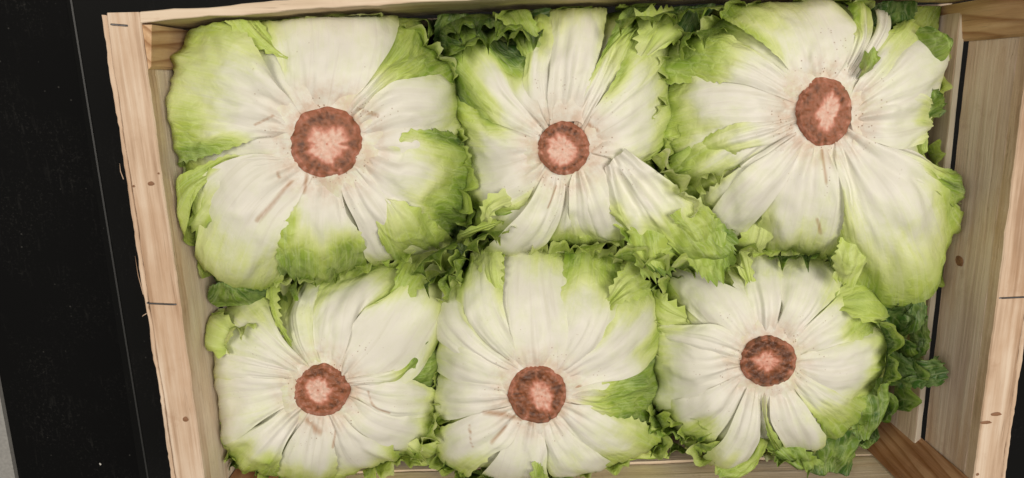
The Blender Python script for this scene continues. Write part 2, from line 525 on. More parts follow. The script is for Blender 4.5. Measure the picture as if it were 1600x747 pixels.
# the black surface in three levels: dusty field, narrow chamfer, border that carries the crate
p0 = unproj(np.array([[0, 640], [20, 747], [112, 0], [232, 747], [97, 0], [212, 747]]), 0.0)


def xline(a, b, y): return a[0] + (b[0] - a[0]) * (y - a[1]) / (b[1] - a[1])


yy0, yy1 = -0.6, 0.7
eL = [xline(p0[0], p0[1], y) for y in (yy0, yy1)]
eM = [xline(p0[4], p0[5], y) for y in (yy0, yy1)]
eR = [xline(p0[2], p0[3], y) for y in (yy0, yy1)]


def prism(name, mat, xs0, xs1, z0, z1, zb=-0.03):
    v = [(xs0[0], yy0, zb), (xs1[0], yy0, zb), (xs1[0], yy0, z1), (xs0[0], yy0, z0),
         (xs0[1], yy1, zb), (xs1[1], yy1, zb), (xs1[1], yy1, z1), (xs0[1], yy1, z0)]
    f = [(0, 1, 2, 3), (4, 7, 6, 5), (0, 4, 5, 1), (3, 2, 6, 7), (0, 3, 7, 4), (1, 5, 6, 2)]
    return solid(name, mat, table, v, f)


prism('table_field', M_BLACK, eL, eM, -0.008, -0.008)
prism('table_chamfer', M_BLACK2, eM, [x - 0.0012 for x in eR], -0.008, -0.001)
prism('table_ridge', plain_mat('worn_ridge', (0.03, 0.03, 0.029), 0.5), [x - 0.0012 for x in eR], [x + 0.0004 for x in eR], 0.0005, 0.0005)
prism('table_border', M_BLACK2, [x + 0.0004 for x in eR], [0.75, 0.75], -0.0005, -0.0005)
prism('table_edge', M_GREY, [x - 0.12 for x in eL], [x - 0.0008 for x in eL], -0.004, -0.004)

# ---------------------------------------------------------------- crate
crate = empty('wooden_crate', (0, 0, 0))
tag(crate, 'open pale wooden crate with stapled rails and pine corner posts holding six lettuces', 'crate')
ZB = 0.006
HS = 0.0617
for s, sd in ((-1, 11), (1, 23)):
    x0, x1 = sorted((s * XI, s * (XO - 0.0035)))
    board('top_rail', M_RAIL, crate, (x0, YB, RIM - 0.011), (x1, YT, RIM), 1, sd, 0.0004, 120)
    x0, x1 = sorted((s * (XO - 0.0030), s * (XO)))
    board('rail_edge_strip', M_RAIL, crate, (x0, YB + 0.003, RIM - 0.013), (x1, YT - 0.0015, RIM - 0.0012), 1, sd + 5, 0.0006, 120, 0.0005)
    x0, x1 = sorted((s * (XI + 0.0008), s * (XI + 0.0060)))
    board('side_slat', M_SLAT_LIT if s < 0 else M_SLAT_Y, crate, (x0, YB + 0.002, RIM - HS), (x1, YT - 0.002, RIM - 0.0112), 1, sd + 1, 0.0004, 40, 0.0005)
    x0, x1 = sorted((s * 0.2706, s * 0.2752))
    board('side_slat', M_SLAT_LIT if s < 0 else M_SLAT_Y, crate, (x0, YB + 0.0075, ZB + 0.014), (x1, YT - 0.0075, RIM - HS - 0.003), 1, sd + 2, 0.0004, 40, 0.0005)
    board('lit_slat_edge', M_LIT_EDGE, crate, (x0 + .0003, YB + 0.0075, RIM - HS - 0.0029), (x1 - .0003, YT - 0.0075, RIM - HS - 0.0021), 1, sd + 3, 0.0002, 40, 0.0002)  # thin added strip, its pale colour stands for the lit slat top
# end boards (thin)
board('end_board', M_SLAT_X, crate, (-XI + 0.0008, YT - 0.006, RIM - 0.085), (XI - 0.0008, YT, RIM + 0.0005), 0, 31, 0.0006, 80, 0.0005, bow=(1, 0.006, 0.005))
board('end_board', M_SLAT_X, crate, (-XI - 0.006, YT - 0.007, ZB + 0.01), (XI + 0.006, YT - 0.001, RIM - 0.093), 0, 33, 0.0004, 40, 0.0005)
board('end_board', M_SLAT_X, crate, (-XO + 0.001, YB, RIM - 0.085), (XO - 0.001, YB + 0.006, RIM - 0.012), 0, 35, 0.0006, 80, 0.0005)
board('end_board', M_SLAT_X, crate, (-XI - 0.006, YB + 0.001, ZB + 0.01), (XI + 0.006, YB + 0.007, RIM - 0.087), 0, 37, 0.0004, 40, 0.0005)
for i in range(6):
    a = YB + 0.009 + i * 0.0575
    board('base_slat', M_SLAT_X, crate, (-XI - 0.004, a, 0.0), (XI + 0.004, a + 0.052, ZB), 0, 50 + i, 0.0004, 20, 0.0005)
# triangular corner posts
for sx in (-1, 1):
    for sy in (-1, 1):
        w = 0.0265; wx = 0.0265 if sy < 0 else 0.006
        cx = sx * (XI + -0.0003)
        cy = (YT - 0.0075 + (0.0045 if sx > 0 else 0)) if sy > 0 else (YB + 0.0072)
        cor = [(cx, cy), (cx - sx * wx, cy), (cx - sx * wx * 0.93, cy - sy * 0.002), (cx - sx * 0.002, cy - sy * w * 0.93 * 1.0), (cx, cy - sy * w)]
        n = 24
        vs, fs = [], []
        rn = np.random.RandomState(71 + sx * 3 + sy)
        for i in range(n + 1):
            z = ZB + (RIM - 0.0005 - ZB) * i / n
            for (x, y) in cor:
                e = (vnoise(z * 90, x * 50 + y * 70, 5) - 0.5) * 0.0006
                vs.append((x - sx * abs(e), y - sy * abs(e), z))
        m5 = len(cor)
        for i in range(n):
            for k in range(m5):
                k2 = (k + 1) % m5
                fs.append((i * m5 + k, i * m5 + k2, (i + 1) * m5 + k2, (i + 1) * m5 + k))
        fs.append(tuple(range(m5))); fs.append(tuple(n * m5 + k for k in range(m5)))
        solid('corner_post', M_POST if sy < 0 else M_POST2, crate, vs, fs)


def staple(pa, pb, z=RIM):
    a = unproj(np.array(pa, float), z + 0.0007); b = unproj(np.array(pb, float), z + 0.0007)
    d = np.array([0, 0, -0.006])
    tube('staple', M_STAPLE, crate, [a + d, a + d * 0.1, a * 0.93 + b * 0.07, b * 0.93 + a * 0.07, b + d * 0.1, b + d], 0.00062, 8)


staple((173, 38), (198, 40)); staple((230, 474), (274, 476)); staple((1563, 466), (1606, 464))
staple((177, 37 + 0), (177.5, 37.4)) if False else None


def splinter(p, q, r=0.0003):
    a = unproj(np.array(p, float), RIM - 0.003); b = unproj(np.array(q, float), RIM - 0.001)
    mid = (a + b) / 2 + np.array([-0.0005, 0, 0.0004])
    tube('splinter', M_RAIL, crate, [a, mid, b], [r, r * 0.8, r * 0.2], 5)


for p, q in [((193, 280), (187, 255)), ((224, 460), (211, 400)), ((229, 490), (222, 495))]:
    splinter(p, q)


def knot(px, z, r, name='knot', ax=(1, 1, 1)):
    c = unproj(np.array(px, float), z)
    vs, fs = [], []
    for i in range(4):
        rr = r * (1 - i / 4.2)
        for k in range(14):
            a = 2 * math.pi * k / 14
            e = 1 + 0.25 * (vnoise(k * 0.9, i, 3) - 0.5)
            vs.append((c[0] + ax[0] * rr * e * math.cos(a), c[1] + ax[1] * rr * e * math.sin(a), c[2] + 0.0003 + 0.00012 * i))
    for i in range(3):
        for k in range(14):
            fs.append((i * 14 + k, i * 14 + (k + 1) % 14, (i + 1) * 14 + (k + 1) % 14, (i + 1) * 14 + k))
    fs.append(tuple(42 + k for k in range(14)))
    solid(name, M_KNOT, crate, vs, fs)


knot((236, 287), RIM, 0.0018, ax=(1.2, .8, 1)); knot((290, 655), RIM, 0.002); knot((209, 291), RIM, 0.0008); knot((248, 271), RIM, 0.0007)
knot((1556, 647), RIM, 0.003, ax=(1.3, .5, 1)); knot((1540, 660), RIM, 0.0026, ax=(1.6, .5, 1)); knot((1527, 741), RIM, 0.0012)


def wall_knot(px, r):
    """knot on the inner face of the right upper slat"""
    d = ray(np.array(px, float)); xw = XI + 0.0008
    s = (xw - CAM[0]) / d[0]
    c = np.array(CAM) + d * s
    vs, fs = [], []
    for i in range(5):
        rr = (1, .8, .62, .4, .2)[i]; dp = (0.0, 0.0005, 0.0002, 0.0006, 0.0004)[i]
        for k in range(16):
            a = 2 * math.pi * k / 16
            e = rr * (1 + 0.3 * (vnoise(k * 0.8, i * 0.5, 9) - 0.5))
            vs.append((c[0] - 0.0004 - dp, c[1] + r * 0.75 * e * math.sin(a), c[2] + r * 1.0 * e * math.cos(a)))
    for i in range(4):
        for k in range(16):
            fs.append((i * 16 + k, i * 16 + (k + 1) % 16, (i + 1) * 16 + (k + 1) % 16, (i + 1) * 16 + k))
    fs.append(tuple(64 + k for k in range(16)))
    solid('knot', M_KNOT, crate, vs, fs)


wall_knot((1500, 408), 0.005)


# ---------------------------------------------------------------- lettuce
class Head:
    def __init__(s, name, label, ox, oy, sc, core, cr, outline, ztop=RIM - 0.010, H=0.088, p=2.7, grow=1.035):
        s.ox, s.oy, s.sc = ox, oy, sc
        s.z0, s.H, s.p = ztop, H, p
        s.corepx = s.px(core)
        s.cr = np.array(cr) / sc
        s.c = unproj(s.corepx, ztop)[:2]
        o = unproj(s.px(outline), ztop - H * 0.42)[:, :2] - s.c
        th = np.arctan2(o[:, 1], o[:, 0]); r = np.hypot(o[:, 0], o[:, 1]) * grow
        s.outpx = s.px(outline)
        i = np.argsort(th); th, r = th[i], r[i]
        T = np.linspace(-math.pi, math.pi, 361)
        # densify the polygon, then smooth
        oo = o[i] * grow
        pts = np.vstack([oo[k] + (oo[(k + 1) % len(oo)] - oo[k]) * np.linspace(0, 1, 20, endpoint=False)[:, None] for k in range(len(oo))])
        tt = np.arctan2(pts[:, 1], pts[:, 0]); rr = np.hypot(pts[:, 0], pts[:, 1]); j = np.argsort(tt)
        R = np.interp(T, tt[j], rr[j], period=2 * math.pi)
        ker = np.ones(13) / 13
        R = np.convolve(np.concatenate([R[-13:-1], R, R[1:13]]), ker, 'same')[12:-12]
        s.T, s.R = T, R
        s.rc = float(np.mean(s.cr)) / FPX * (CAM[2] - ztop)
        s.root = empty('lettuce', (s.c[0], s.c[1], ZB))
        tag(s.root, label, 'lettuce', 'lettuces packed stem up in the crate')
        s.k = 0
        s.n = 0
        s.seed = abs(hash_s(name)) % 9999

    def px(s, pts):
        pts = np.asarray(pts, float)
        return pts / s.sc + np.array([s.ox, s.oy])

    def h(s, x, y):
        dx, dy = x - s.c[0], y - s.c[1]
        th = np.arctan2(dy, dx); r = np.hypot(dx, dy)
        t = r / np.interp(th, s.T, s.R)
        tc = np.clip(t, 0, 0.975)
        z = s.z0 - s.H * (1 - (1 - tc ** s.p) ** (1 / s.p))
        z = z - np.clip(t - 0.975, 0, 1) * 0.28
        # slight collar: leaves rise out of the stem
        return z - 0.004 * np.exp(-(r / (s.rc * 1.25)) ** 4), t

    def drape(s, px, maxdrop=0.075):
        """first hit of the view ray on the dome"""
        d = ray(px)
        zs = np.linspace(s.z0 + 0.012, s.z0 - maxdrop, 70)
        lo = np.full(px.shape[:-1], zs[0]); hi = np.full(px.shape[:-1], zs[-1])
        found = np.zeros(px.shape[:-1], bool)
        prev = zs[0]
        for z in zs[1:]:
            P = np.array(CAM) + d * ((z - CAM[2]) / d[..., 2])[..., None]
            below = z < s.h(P[..., 0], P[..., 1])[0]
            new = below & ~found
            lo = np.where(new, z, lo); hi = np.where(new, prev, hi)
            found |= below; prev = z
        for _ in range(14):
            mid = (lo + hi) / 2
            P = np.array(CAM) + d * ((mid - CAM[2]) / d[..., 2])[..., None]
            below = mid < s.h(P[..., 0], P[..., 1])[0]
            lo = np.where(found & below, mid, lo); hi = np.where(found & ~below, mid, hi)
        z = np.where(found, (lo + hi) / 2, s.z0 - maxdrop)
        return np.array(CAM) + d * ((z - CAM[2]) / d[..., 2])[..., None], z


def hash_s(t):
    v = 7
    for ch in t: v = (v * 131 + ord(ch)) % 1000003
    return v


def grid_mesh(name, P, mat, parent, attrs, uv, tip=None):
    nu, nv = P.shape[:2]
    idx = np.arange(nu * nv).reshape(nu, nv)
    f = np.stack([idx[:-1, :-1], idx[1:, :-1], idx[1:, 1:], idx[:-1, 1:]], -1).reshape(-1, 4)
    # orient up
    e1 = P[nu // 2 + 1, nv // 2] - P[nu // 2, nv // 2]; e2 = P[nu // 2, nv // 2 + 1] - P[nu // 2, nv // 2]
    if np.cross(e1, e2)[2] < 0: f = f[:, ::-1]
    me = bpy.data.meshes.new(name)
    me.from_pydata(P.reshape(-1, 3).tolist(), [], f.tolist())
    for k, a in attrs.items():
        at = me.attributes.new(k, 'FLOAT', 'POINT')
        at.data.foreach_set('value', np.ascontiguousarray(a.reshape(-1), np.float32))
    ul = me.uv_layers.new(name='uv')
    li = np.empty(len(me.loops), np.int32); me.loops.foreach_get('vertex_index', li)
    ul.data.foreach_set('uv', uv.reshape(-1, 2)[li].astype(np.float32).reshape(-1))
    return link_mesh(name, me, mat, parent, True)


def tooth(x, seed):
    """irregular saw-tooth edge in 0..1, x in tooth widths"""
    x = x + (vnoise(x * 0.7, 0.3, seed) - 0.5) * 1.3
    i = np.floor(x); f = x - i
    amp = 0.25 + 0.75 * vnoise(i * 1.7 + 0.5, 3.1, seed + 2)
    tri = np.where(f < 0.62, f / 0.62, (1 - f) / 0.38)
    return tri * amp


def inside(P, seed):
    """leaves press against the crate walls instead of passing through them"""
    P = P.copy()
    j = 0.0012 + 0.0025 * vnoise(P[..., 2] / .006, (P[..., 0] + P[..., 1]) / .008, seed)
    lx = np.where(P[..., 2] > RIM - .055, 0.2762, 0.2700)
    xx = np.clip(P[..., 0] / XI, -1, 1)
    P[..., 1] = np.clip(P[..., 1], YB + .0085 + j, YT - .0065 - j + .006 * (1 - xx ** 2) + .0025 * (1 + xx))
    P[..., 0] = np.clip(P[..., 0], -lx + j, lx - j)
    return P


# brown streaks where leaves were torn or rubbed (photo pixels, half width)
BRUISE = [([(456, 284), (430, 315), (408, 340)], 7), ([(480, 272), (476, 300)], 6), ([(436, 268), (440, 278)], 5), ([(560, 170), (590, 180)], 7),
          ([(760, 640), (790, 648), (830, 660)], 8), ([(790, 665), (770, 685)], 6), ([(740, 660), (745, 690)], 3), ([(895, 600), (905, 605)], 7),
          ([(575, 612), (584, 632), (605, 640)], 4), ([(480, 655), (500, 672)], 9), ([(525, 670), (522, 690)], 4), ([(1283, 235), (1284, 280)], 5),
          ([(1270, 330), (1275, 345)], 5), ([(870, 290), (855, 320)], 3), ([(920, 195), (935, 205)], 5), ([(400, 195), (430, 180)], 4)]


def leaf(hd, L, R, T=None, w=0.7, gt=0.5, gL=0.0, gR=0.0, k=None, rf=0.0015, te=1.0, base_g=0.0, z=None,
         nu=44, nv=64, puff=0.0015, rib=0.0006, name='leaf', glob=False, lift=0.0, wr=1.0, curl=0.0, lay=0.0007):
    """One leaf: Coons patch between its two long edges, laid over the head (or, with z=(z_base, z_tip)
    below the rim, hanging free), then ribbed, puckered, ruffled and toothed."""
    hd.n += 1
    seed = hd.seed + hd.n * 17
    if k is None:
        k = hd.k; hd.k += 1
        if base_g > .15: k += 6
    if base_g > .15 and not glob:
        te = max(te, .9)
    cv = (lambda a: np.asarray(a, float)) if glob else hd.px
    if not glob and base_g <= 0.15:
        te = max(te, 0.45)
    Lc, Rc = crv(cv(L), nu), crv(cv(R), nu)
    if z is None and base_g <= 0.15:
        mid = (Lc + Rc) / 2
        wd = 1 + 0.13 * np.sin(np.linspace(0, 1, nu) * math.pi * .86)[:, None]
        Lc, Rc = mid + (Lc - mid) * wd, mid + (Rc - mid) * wd
    if T is None:
        a, b = Lc[-1], Rc[-1]
        out = ((Lc[-1] - Lc[-6]) + (Rc[-1] - Rc[-6])); out /= np.linalg.norm(out) + 1e-9
        hw = np.linalg.norm(b - a)
        Tp = [a, a * .8 + b * .2 + out * hw * .13, (a + b) / 2 + out * hw * .2, a * .2 + b * .8 + out * hw * .13, b]
        Tc = crv(Tp, nv)
    else:
        Tc = crv(np.vstack([Lc[-1:], cv(T), Rc[-1:]]), nv)
    Bc = crv([Lc[0], Rc[0]], nv)
    u = np.linspace(0, 1, nu)[:, None]; v = np.linspace(0, 1, nv)[None, :]
    u3, v3 = u[..., None], v[..., None]
    Q = ((1 - v3) * Lc[:, None] + v3 * Rc[:, None] + (1 - u3) * Bc[None] + u3 * Tc[None]
         - ((1 - u3) * (1 - v3) * Lc[0] + u3 * (1 - v3) * Lc[-1] + (1 - u3) * v3 * Rc[0] + u3 * v3 * Rc[-1]))
    mmpx = (CAM[2] - hd.z0) / FPX            # metres per pixel
    lenm = np.linalg.norm(np.diff((Lc + Rc) / 2, axis=0), axis=1).sum() * mmpx
    tl = np.linalg.norm(np.diff(Tc, axis=0), axis=1).sum() * mmpx
    wid = np.linalg.norm(Lc - Rc, axis=1).max() * mmpx
    U = np.broadcast_to(u, (nu, nv)); V = np.broadcast_to(v, (nu, nv))
    # greenness ---------------------------------------------------------
    side = np.abs(2 * V - 1)
    wob = (vnoise(U * 3 + seed, V * 4, seed) - 0.5) * 0.34
    ue = U + wob * 0.8
    g = base_g + (gt - base_g) * sstep(w - 0.30, min(1.05, w + 0.28), ue)
    if base_g <= 0.15:
        g = g + (0.13 * sstep(.30, .95, ue) + 0.08 * sstep(.6, 1., side + wob) * sstep(.2, .7, U)) * (0.5 + vnoise(U * 2.5, V * 2.5 + 9, seed + 21))
    eL = sstep(0.34, 0.0, V + wob * 0.5) * sstep(0.15, 0.55, U)
    eR = sstep(0.34, 0.0, 1 - V + wob * 0.5) * sstep(0.15, 0.55, U)
    g = np.maximum(g, np.maximum(gL * eL, gR * eR))
    g = g + (0.09 * sstep(0.9, 1.0, U)) * (gt > .25)
    g = np.clip(g, 0, 1)
    # teeth and waves of the outline, in the photo plane -----------------
    ta = te * 0.0050 / mmpx
    gm = sstep(0.08, 0.40, np.maximum(g[-1], gt * 0.8))
    tipdir = Q[-1] - Q[-5]; tipdir /= np.linalg.norm(tipdir, axis=1)[:, None] + 1e-9
    tt = tooth(np.linspace(0, 1, nv) * tl / 0.0042, seed)
    fall = np.clip((np.linspace(0, 1, nu) - 0.93) / 0.07, 0, 1) ** 1.5
    tw = (vnoise(np.linspace(0, 1, nv) * tl / 0.016, 1.5, seed + 4) - 0.5) * 0.0105 / mmpx * min(1, te + .2)
    Q = Q + (fall[:, None] * (tt * ta * gm + tw)[None])[..., None] * tipdir[None]
    ll = lenm
    for sgn, col in ((0, g[:, 1]), (1, g[:, -2])):
        ed = 0 if sgn == 0 else nv - 1; inn = 4 if sgn == 0 else nv - 5
        dr = Q[:, ed] - Q[:, inn]; dr /= np.linalg.norm(dr, axis=1)[:, None] + 1e-9
        st = tooth(np.linspace(0, 1, nu) * ll / 0.0046, seed + 9 + sgn) * ta * 0.8 * sstep(0.14, 0.42, col) * sstep(0.0, 0.25, np.linspace(0, 1, nu))
        sw = (vnoise(np.linspace(0, 1, nu) * ll / 0.02, 6.5, seed + 5 + sgn) - 0.5) * 0.006 / mmpx * sstep(0, .3, np.linspace(0, 1, nu)) * min(1, te + .3)
        x = np.linspace(0, 1, nv) if sgn else 1 - np.linspace(0, 1, nv)
        fl = np.clip((x - 0.94) / 0.06, 0, 1)
        Q = Q + (fl[None] * (st + sw)[:, None])[..., None] * dr[:, None]
    # drape ---------------------------------------------------------------
    if z is None:
        P, Z = hd.drape(Q)
        # keep free-hanging rims from plunging along the sight line
        e = 0.003
        h0 = hd.h(P[..., 0], P[..., 1])[0]
        nx = -(hd.h(P[..., 0] + e, P[..., 1])[0] - hd.h(P[..., 0] - e, P[..., 1])[0]) / (2 * e)
        ny = -(hd.h(P[..., 0], P[..., 1] + e)[0] - hd.h(P[..., 0], P[..., 1] - e)[0]) / (2 * e)
        nx = np.clip(nx, -2.5, 2.5); ny = np.clip(ny, -2.5, 2.5)
        Nn = np.stack([nx, ny, np.ones_like(nx)], -1); Nn /= np.linalg.norm(Nn, axis=-1)[..., None]
    else:
        zz = RIM - (z[0] + (z[1] - z[0]) * U)
        P = unproj(Q, zz)
        Nn = np.zeros_like(P); Nn[..., 2] = 1
    um, vm = U * lenm, (V - .5) * wid
    off = (k + (1.5 if z is None else 0)) * lay * sstep(0.05, 0.6, U) + lift * sstep(.2, 1., U)
    off = off + puff * (1 - side ** 2.4) * sstep(0.05, 0.4, U) * (1 - 0.5 * sstep(.8, 1, U)) - 0.0004
    # fanning ribs, strongest at the stem
    ph = vnoise(np.array(seed * 0.37), 0.5, 3) * 6
    nr = 1.3 + 1.8 * vnoise(np.array(seed * 0.71), 0.9, 4)
    vv = V + 0.10 * (vnoise(U * 3, V * 2, seed + 8) - 0.5)
    hz = sstep(0, .15, U) * (1 - .8 * sstep(.45, 1, U))
    off = off + rib * np.cos(vv * nr * 2 * math.pi + ph) * hz
    off = off + rib * 1.5 * (vnoise(vv * 6 + 5, U * 1.5, seed + 31) - .5) * hz
    off = off + rib * 1.0 * (vnoise(vv * 15 + 9, U * 2.2, seed + 32) - .5) * hz * (0.4 + vnoise(V * 3, U * 3, seed + 33))
    off = off + rib * 1.6 * np.exp(-((V - .5) / .10) ** 2) * (1 - sstep(.3, .95, U)) * sstep(0, .1, U)
    # puckers, on warped coordinates so that no cell shows
    ax = um + .008 * (vnoise(um / .011, vm / .011, seed + 41) - .5); ay = vm + .008 * (vnoise(um / .012, vm / .012, seed + 42) - .5)
    cr_, sr_ = math.cos(seed), math.sin(seed)
    bx, by = ax * cr_ - ay * sr_, ax * sr_ + ay * cr_
    off = off + wr * (vnoise(bx / .013, by / .013, seed + 2) - .5) * (0.0024 + 0.0050 * g)
    off = off + wr * (vnoise(by / .0062, bx / .0062, seed + 3) - .5) * (0.0007 + 0.0028 * g)
    off = off + wr * (vnoise(ax / .032, ay / .018, seed + 13) - .5) * 0.0046
    # irregular creases across the green parts
    rg = 1 - np.abs(2 * vnoise(ax / .009 + 3 * vnoise(ax / .03, ay / .03, seed + 6), ay / .026, seed + 7) - 1)
    off = off + wr * 0.0022 * g * (rg - .5)
    # ruffled rim
    rm = np.maximum(sstep(0.70, 1.0, U), np.maximum(gL * sstep(.22, 0, V), gR * sstep(.22, 0, 1 - V)) * sstep(.2, .6, U))
    arc = V * tl + U * lenm * 0.8
    w1 = vnoise(arc / 0.0085 + 40, .5 + U * 1.2, seed + 11) - .5
    w2 = vnoise(arc / 0.0042 + 80, .5 + U * 2.0, seed + 12) - .5
    off = off + rf * rm * (3.4 * w1 + 1.7 * w2)
    off = off + curl * sstep(.6, 1., U) ** 2 * lenm
    P = P + Nn * off[..., None]
    P = inside(P, seed)
    br = np.zeros((nu, nv))
    for pl, bw in BRUISE:
        c = crv(pl, 24)
        dd = np.min(np.linalg.norm(Q[:, :, None] - c[None, None], axis=-1), axis=-1)
        br = np.maximum(br, np.clip(1 - dd / bw, 0, 1))
    cd = np.maximum(0, np.hypot(P[..., 0] - hd.c[0], P[..., 1] - hd.c[1]) - hd.rc)
    uv = np.stack([um + seed * .013, (V - .5) * (0.35 * wid + 0.65 * wid * sstep(-.2, 1, U)) + seed * 0.07], -1)
    return grid_mesh(name, P, M_LEAF, hd.root, {'g': g, 'cd': cd, 'br': br}, uv)


def heart(hd):
    """the mass of inner leaves under the spread outer ones"""
    nu, nv = 40, 144
    t = np.linspace(0.12, 1.0, nu)[:, None] ** 0.8; th = np.linspace(-math.pi, math.pi, nv)[None]
    R = np.interp(th, hd.T, hd.R) * 0.965
    fold = 1 + 0.03 * np.sin(th * 17 + 5 * vnoise(th * 3, t * 4, hd.seed)) * sstep(.6, 1, t)
    r = t * R * fold
    x, y = hd.c[0] + r * np.cos(th), hd.c[1] + r * np.sin(th)
    tc = np.clip(t, 0, 1)
    z = hd.z0 - 0.001 - hd.H * (1 - (1 - tc ** hd.p) ** (1 / hd.p)) + 0 * th
    z = z + (vnoise(x / .012, y / .012, hd.seed + 3) - .5) * .004
    rows = [np.stack([x, y, z], -1)]
    lo = rows[0][-1].copy()
    sk = np.linspace(0, 1, 9)[1:, None]
    lowz = 0.02
    ang = th[0]
    for q in sk[:, 0]:
        rr = np.interp(ang, hd.T, hd.R) * (0.965 - .22 * q + .05 * np.sin(ang * 23 + q * 9 + hd.seed) * q)
        rows.append(np.stack([hd.c[0] + rr * np.cos(ang), hd.c[1] + rr * np.sin(ang), lo[:, 2] * (1 - q) + lowz * q], -1)[None])
    P = np.concatenate(rows, 0)
    tt = np.concatenate([np.broadcast_to(t, x.shape), np.ones((8, nv))], 0)
    g = 0.02 + 0.12 * sstep(.25, .6, tt) + 0.6 * sstep(.6, 1., tt) + 0.25 * np.concatenate([np.zeros(nu), np.linspace(0, 1, 8)])[:, None]
    g = g + (vnoise(P[..., 0] / .01, P[..., 1] / .01, hd.seed) - .5) * .2
    cd = np.maximum(0, np.hypot(P[..., 0] - hd.c[0], P[..., 1] - hd.c[1]) - hd.rc)
    uv = np.stack([tt * .09, th * .05 + 0 * tt], -1)
    grid_mesh('inner_leaves', P, M_LEAF, hd.root, {'g': np.clip(g, 0, 1), 'cd': cd}, uv)


def stem(hd, pale=(0.0, 0.0), pr=0.55, lobes=0.18, rot=0.0, asp=1.0, dark=0.0, zt=0.0068):
    """cut stem end: browned ring, pale pith, scalloped skin"""
    nu, nv = 40, 120
    t = np.linspace(0.0, 1.0, nu)[:, None]; th = np.linspace(-math.pi, math.pi, nv)[None]
    rx, ry = hd.cr[0], hd.cr[1]
    sd = hd.seed
    rag = 1 + 0.11 * (vnoise(th * 2.2 + 20, 0.5 + 0 * th, sd) - .5) + 0.06 * (vnoise(th * 9 + 40, 0 * th + .5, sd + 1) - .5)
    wrap = np.cos(th / 2) ** .25 if False else 1
    qx = hd.corepx[0] + rx * t * rag * np.cos(th); qy = hd.corepx[1] - ry * t * rag * np.sin(th)
    zc = hd.z0 + zt - 0.004
    z = zc - 0.0035 * sstep(0.86, 1.0, t) + 0.0018 * sstep(.74, .84, t) * (vnoise(np.cos(th) * 13 + 40, np.sin(th) * 13 + 40 + t * 3, sd + 21) - .45) + 0.0012 * (vnoise(t * 9 * np.cos(th) + 30, t * 9 * np.sin(th) + 30, sd + 2) - .5)
    P = unproj(np.stack([qx + 0 * z, qy + 0 * z], -1), z)
    sk = P[-1].copy(); sk[:, 2] -= 0.008
    P = np.concatenate([P, sk[None]], 0)
    X = t * np.cos(th); Y = t * np.sin(th)
    dx, dy = X - pale[0], Y - pale[1]
    ca, sa = math.cos(rot), math.sin(rot)
    ex, ey = (dx * ca + dy * sa), (-dx * sa + dy * ca) * asp
    rr = np.hypot(ex, ey); an = np.arctan2(ey, ex)
    cn, sn_ = np.cos(an), np.sin(an)
    def ring(f, o): return vnoise(cn * f + 30, sn_ * f + 30, sd + o) - .5
    lob = pr * (1 + lobes * 2.2 * ring(1.6, 5) + lobes * 2.6 * ring(4.5, 6) + .30 * (vnoise(X * 7 + 40, Y * 7 + 40, sd + 15) - .5))
    tone = 0.90 - dark * .25 - 0.62 * sstep(-0.15, 0.17, rr - lob)
    # darker ring, then paler scalloped skin at the rim
    ct, st_ = np.cos(th), np.sin(th)
    def rim(f, o): return vnoise(ct * f + 50, st_ * f + 50, sd + o)
    sc = 0.80 + 0.10 * rim(5, 7) + 0.10 * (rim(11, 8) - .3)
    tone = tone - 0.14 * np.exp(-((t - .70) / .12) ** 2) * (0.4 + rim(2.2, 10))
    tone = tone + 0.40 * sstep(-.03, .03, t - sc) * (1.2 * rim(9, 9) - .1) - 0.25 * sstep(.955, 1., t) * rim(8, 11)
    tone = tone + 0.16 * (vnoise(X * 15 + 60, Y * 15 + 60, sd + 16) - .5) + 0.34 * t * (vnoise(ct * 9 + 90 + t, st_ * 9 + 90 + t, sd + 17) - .5)
    tone = tone - 0.5 * np.exp(-(rr / .03) ** 2)
    tone = np.concatenate([tone, tone[-1:] * 0.8], 0)
    o = grid_mesh('cut_stem', P, M_STEM, hd.root, {'tone': np.clip(tone, 0, 1)}, np.zeros(P.shape[:2] + (2,)))
    return o


# ---- upper left head
h1 = Head('a', 'large lettuce with a wide stem and pink star shaped centre, beside the pale post',
          240, 0, 1.624, (438, 361), (91, 92),
          [(120, 50), (280, 32), (450, 20), (575, 30), (690, 120), (755, 190), (768, 330), (795, 440), (770, 545), (720, 610), (560, 660), (400, 700),
           (200, 722), (145, 720), (125, 620), (75, 560), (70, 440), (45, 405), (12, 300), (70, 160)], ztop=RIM - .001, p=3.2)
heart(h1)
leaf(h1, [(370, 310), (340, 180), (290, 90), (272, 36)], [(470, 290), (545, 190), (590, 110), (600, 32)], w=.92, gt=.4, gL=.25, te=.4)
leaf(h1, [(450, 300), (560, 190), (600, 110), (585, 42)], [(515, 320), (600, 235), (680, 212), (756, 198)], T=[(650, 52), (692, 120), (742, 155)], w=.55, gt=.56, gL=.4, te=.9)
leaf(h1, [(505, 310), (600, 225), (690, 210), (756, 200)], [(515, 375), (620, 378), (690, 375), (765, 350)], w=.98, gt=.35, te=.3)
leaf(h1, [(505, 400), (600, 498), (690, 562), (762, 590)], [(515, 360), (610, 375), (640, 345), (762, 352)], T=[(768, 540), (792, 470), (798, 400)], w=.72, gt=.62, gR=.62, te=.9, rf=.002)
leaf(h1, [(500, 405), (600, 490), (690, 560), (742, 600)], [(460, 440), (520, 560), (540, 630), (560, 668)], w=1.0, gt=.4, te=.3)
leaf(h1, [(590, 500), (650, 520), (700, 560), (722, 585)], [(584, 508), (574, 540), (568, 560), (572, 585)], T=[(700, 612), (640, 632), (600, 615)], w=.35, gt=.55, base_g=.28, te=.6, puff=.003, k=7, rf=.002)
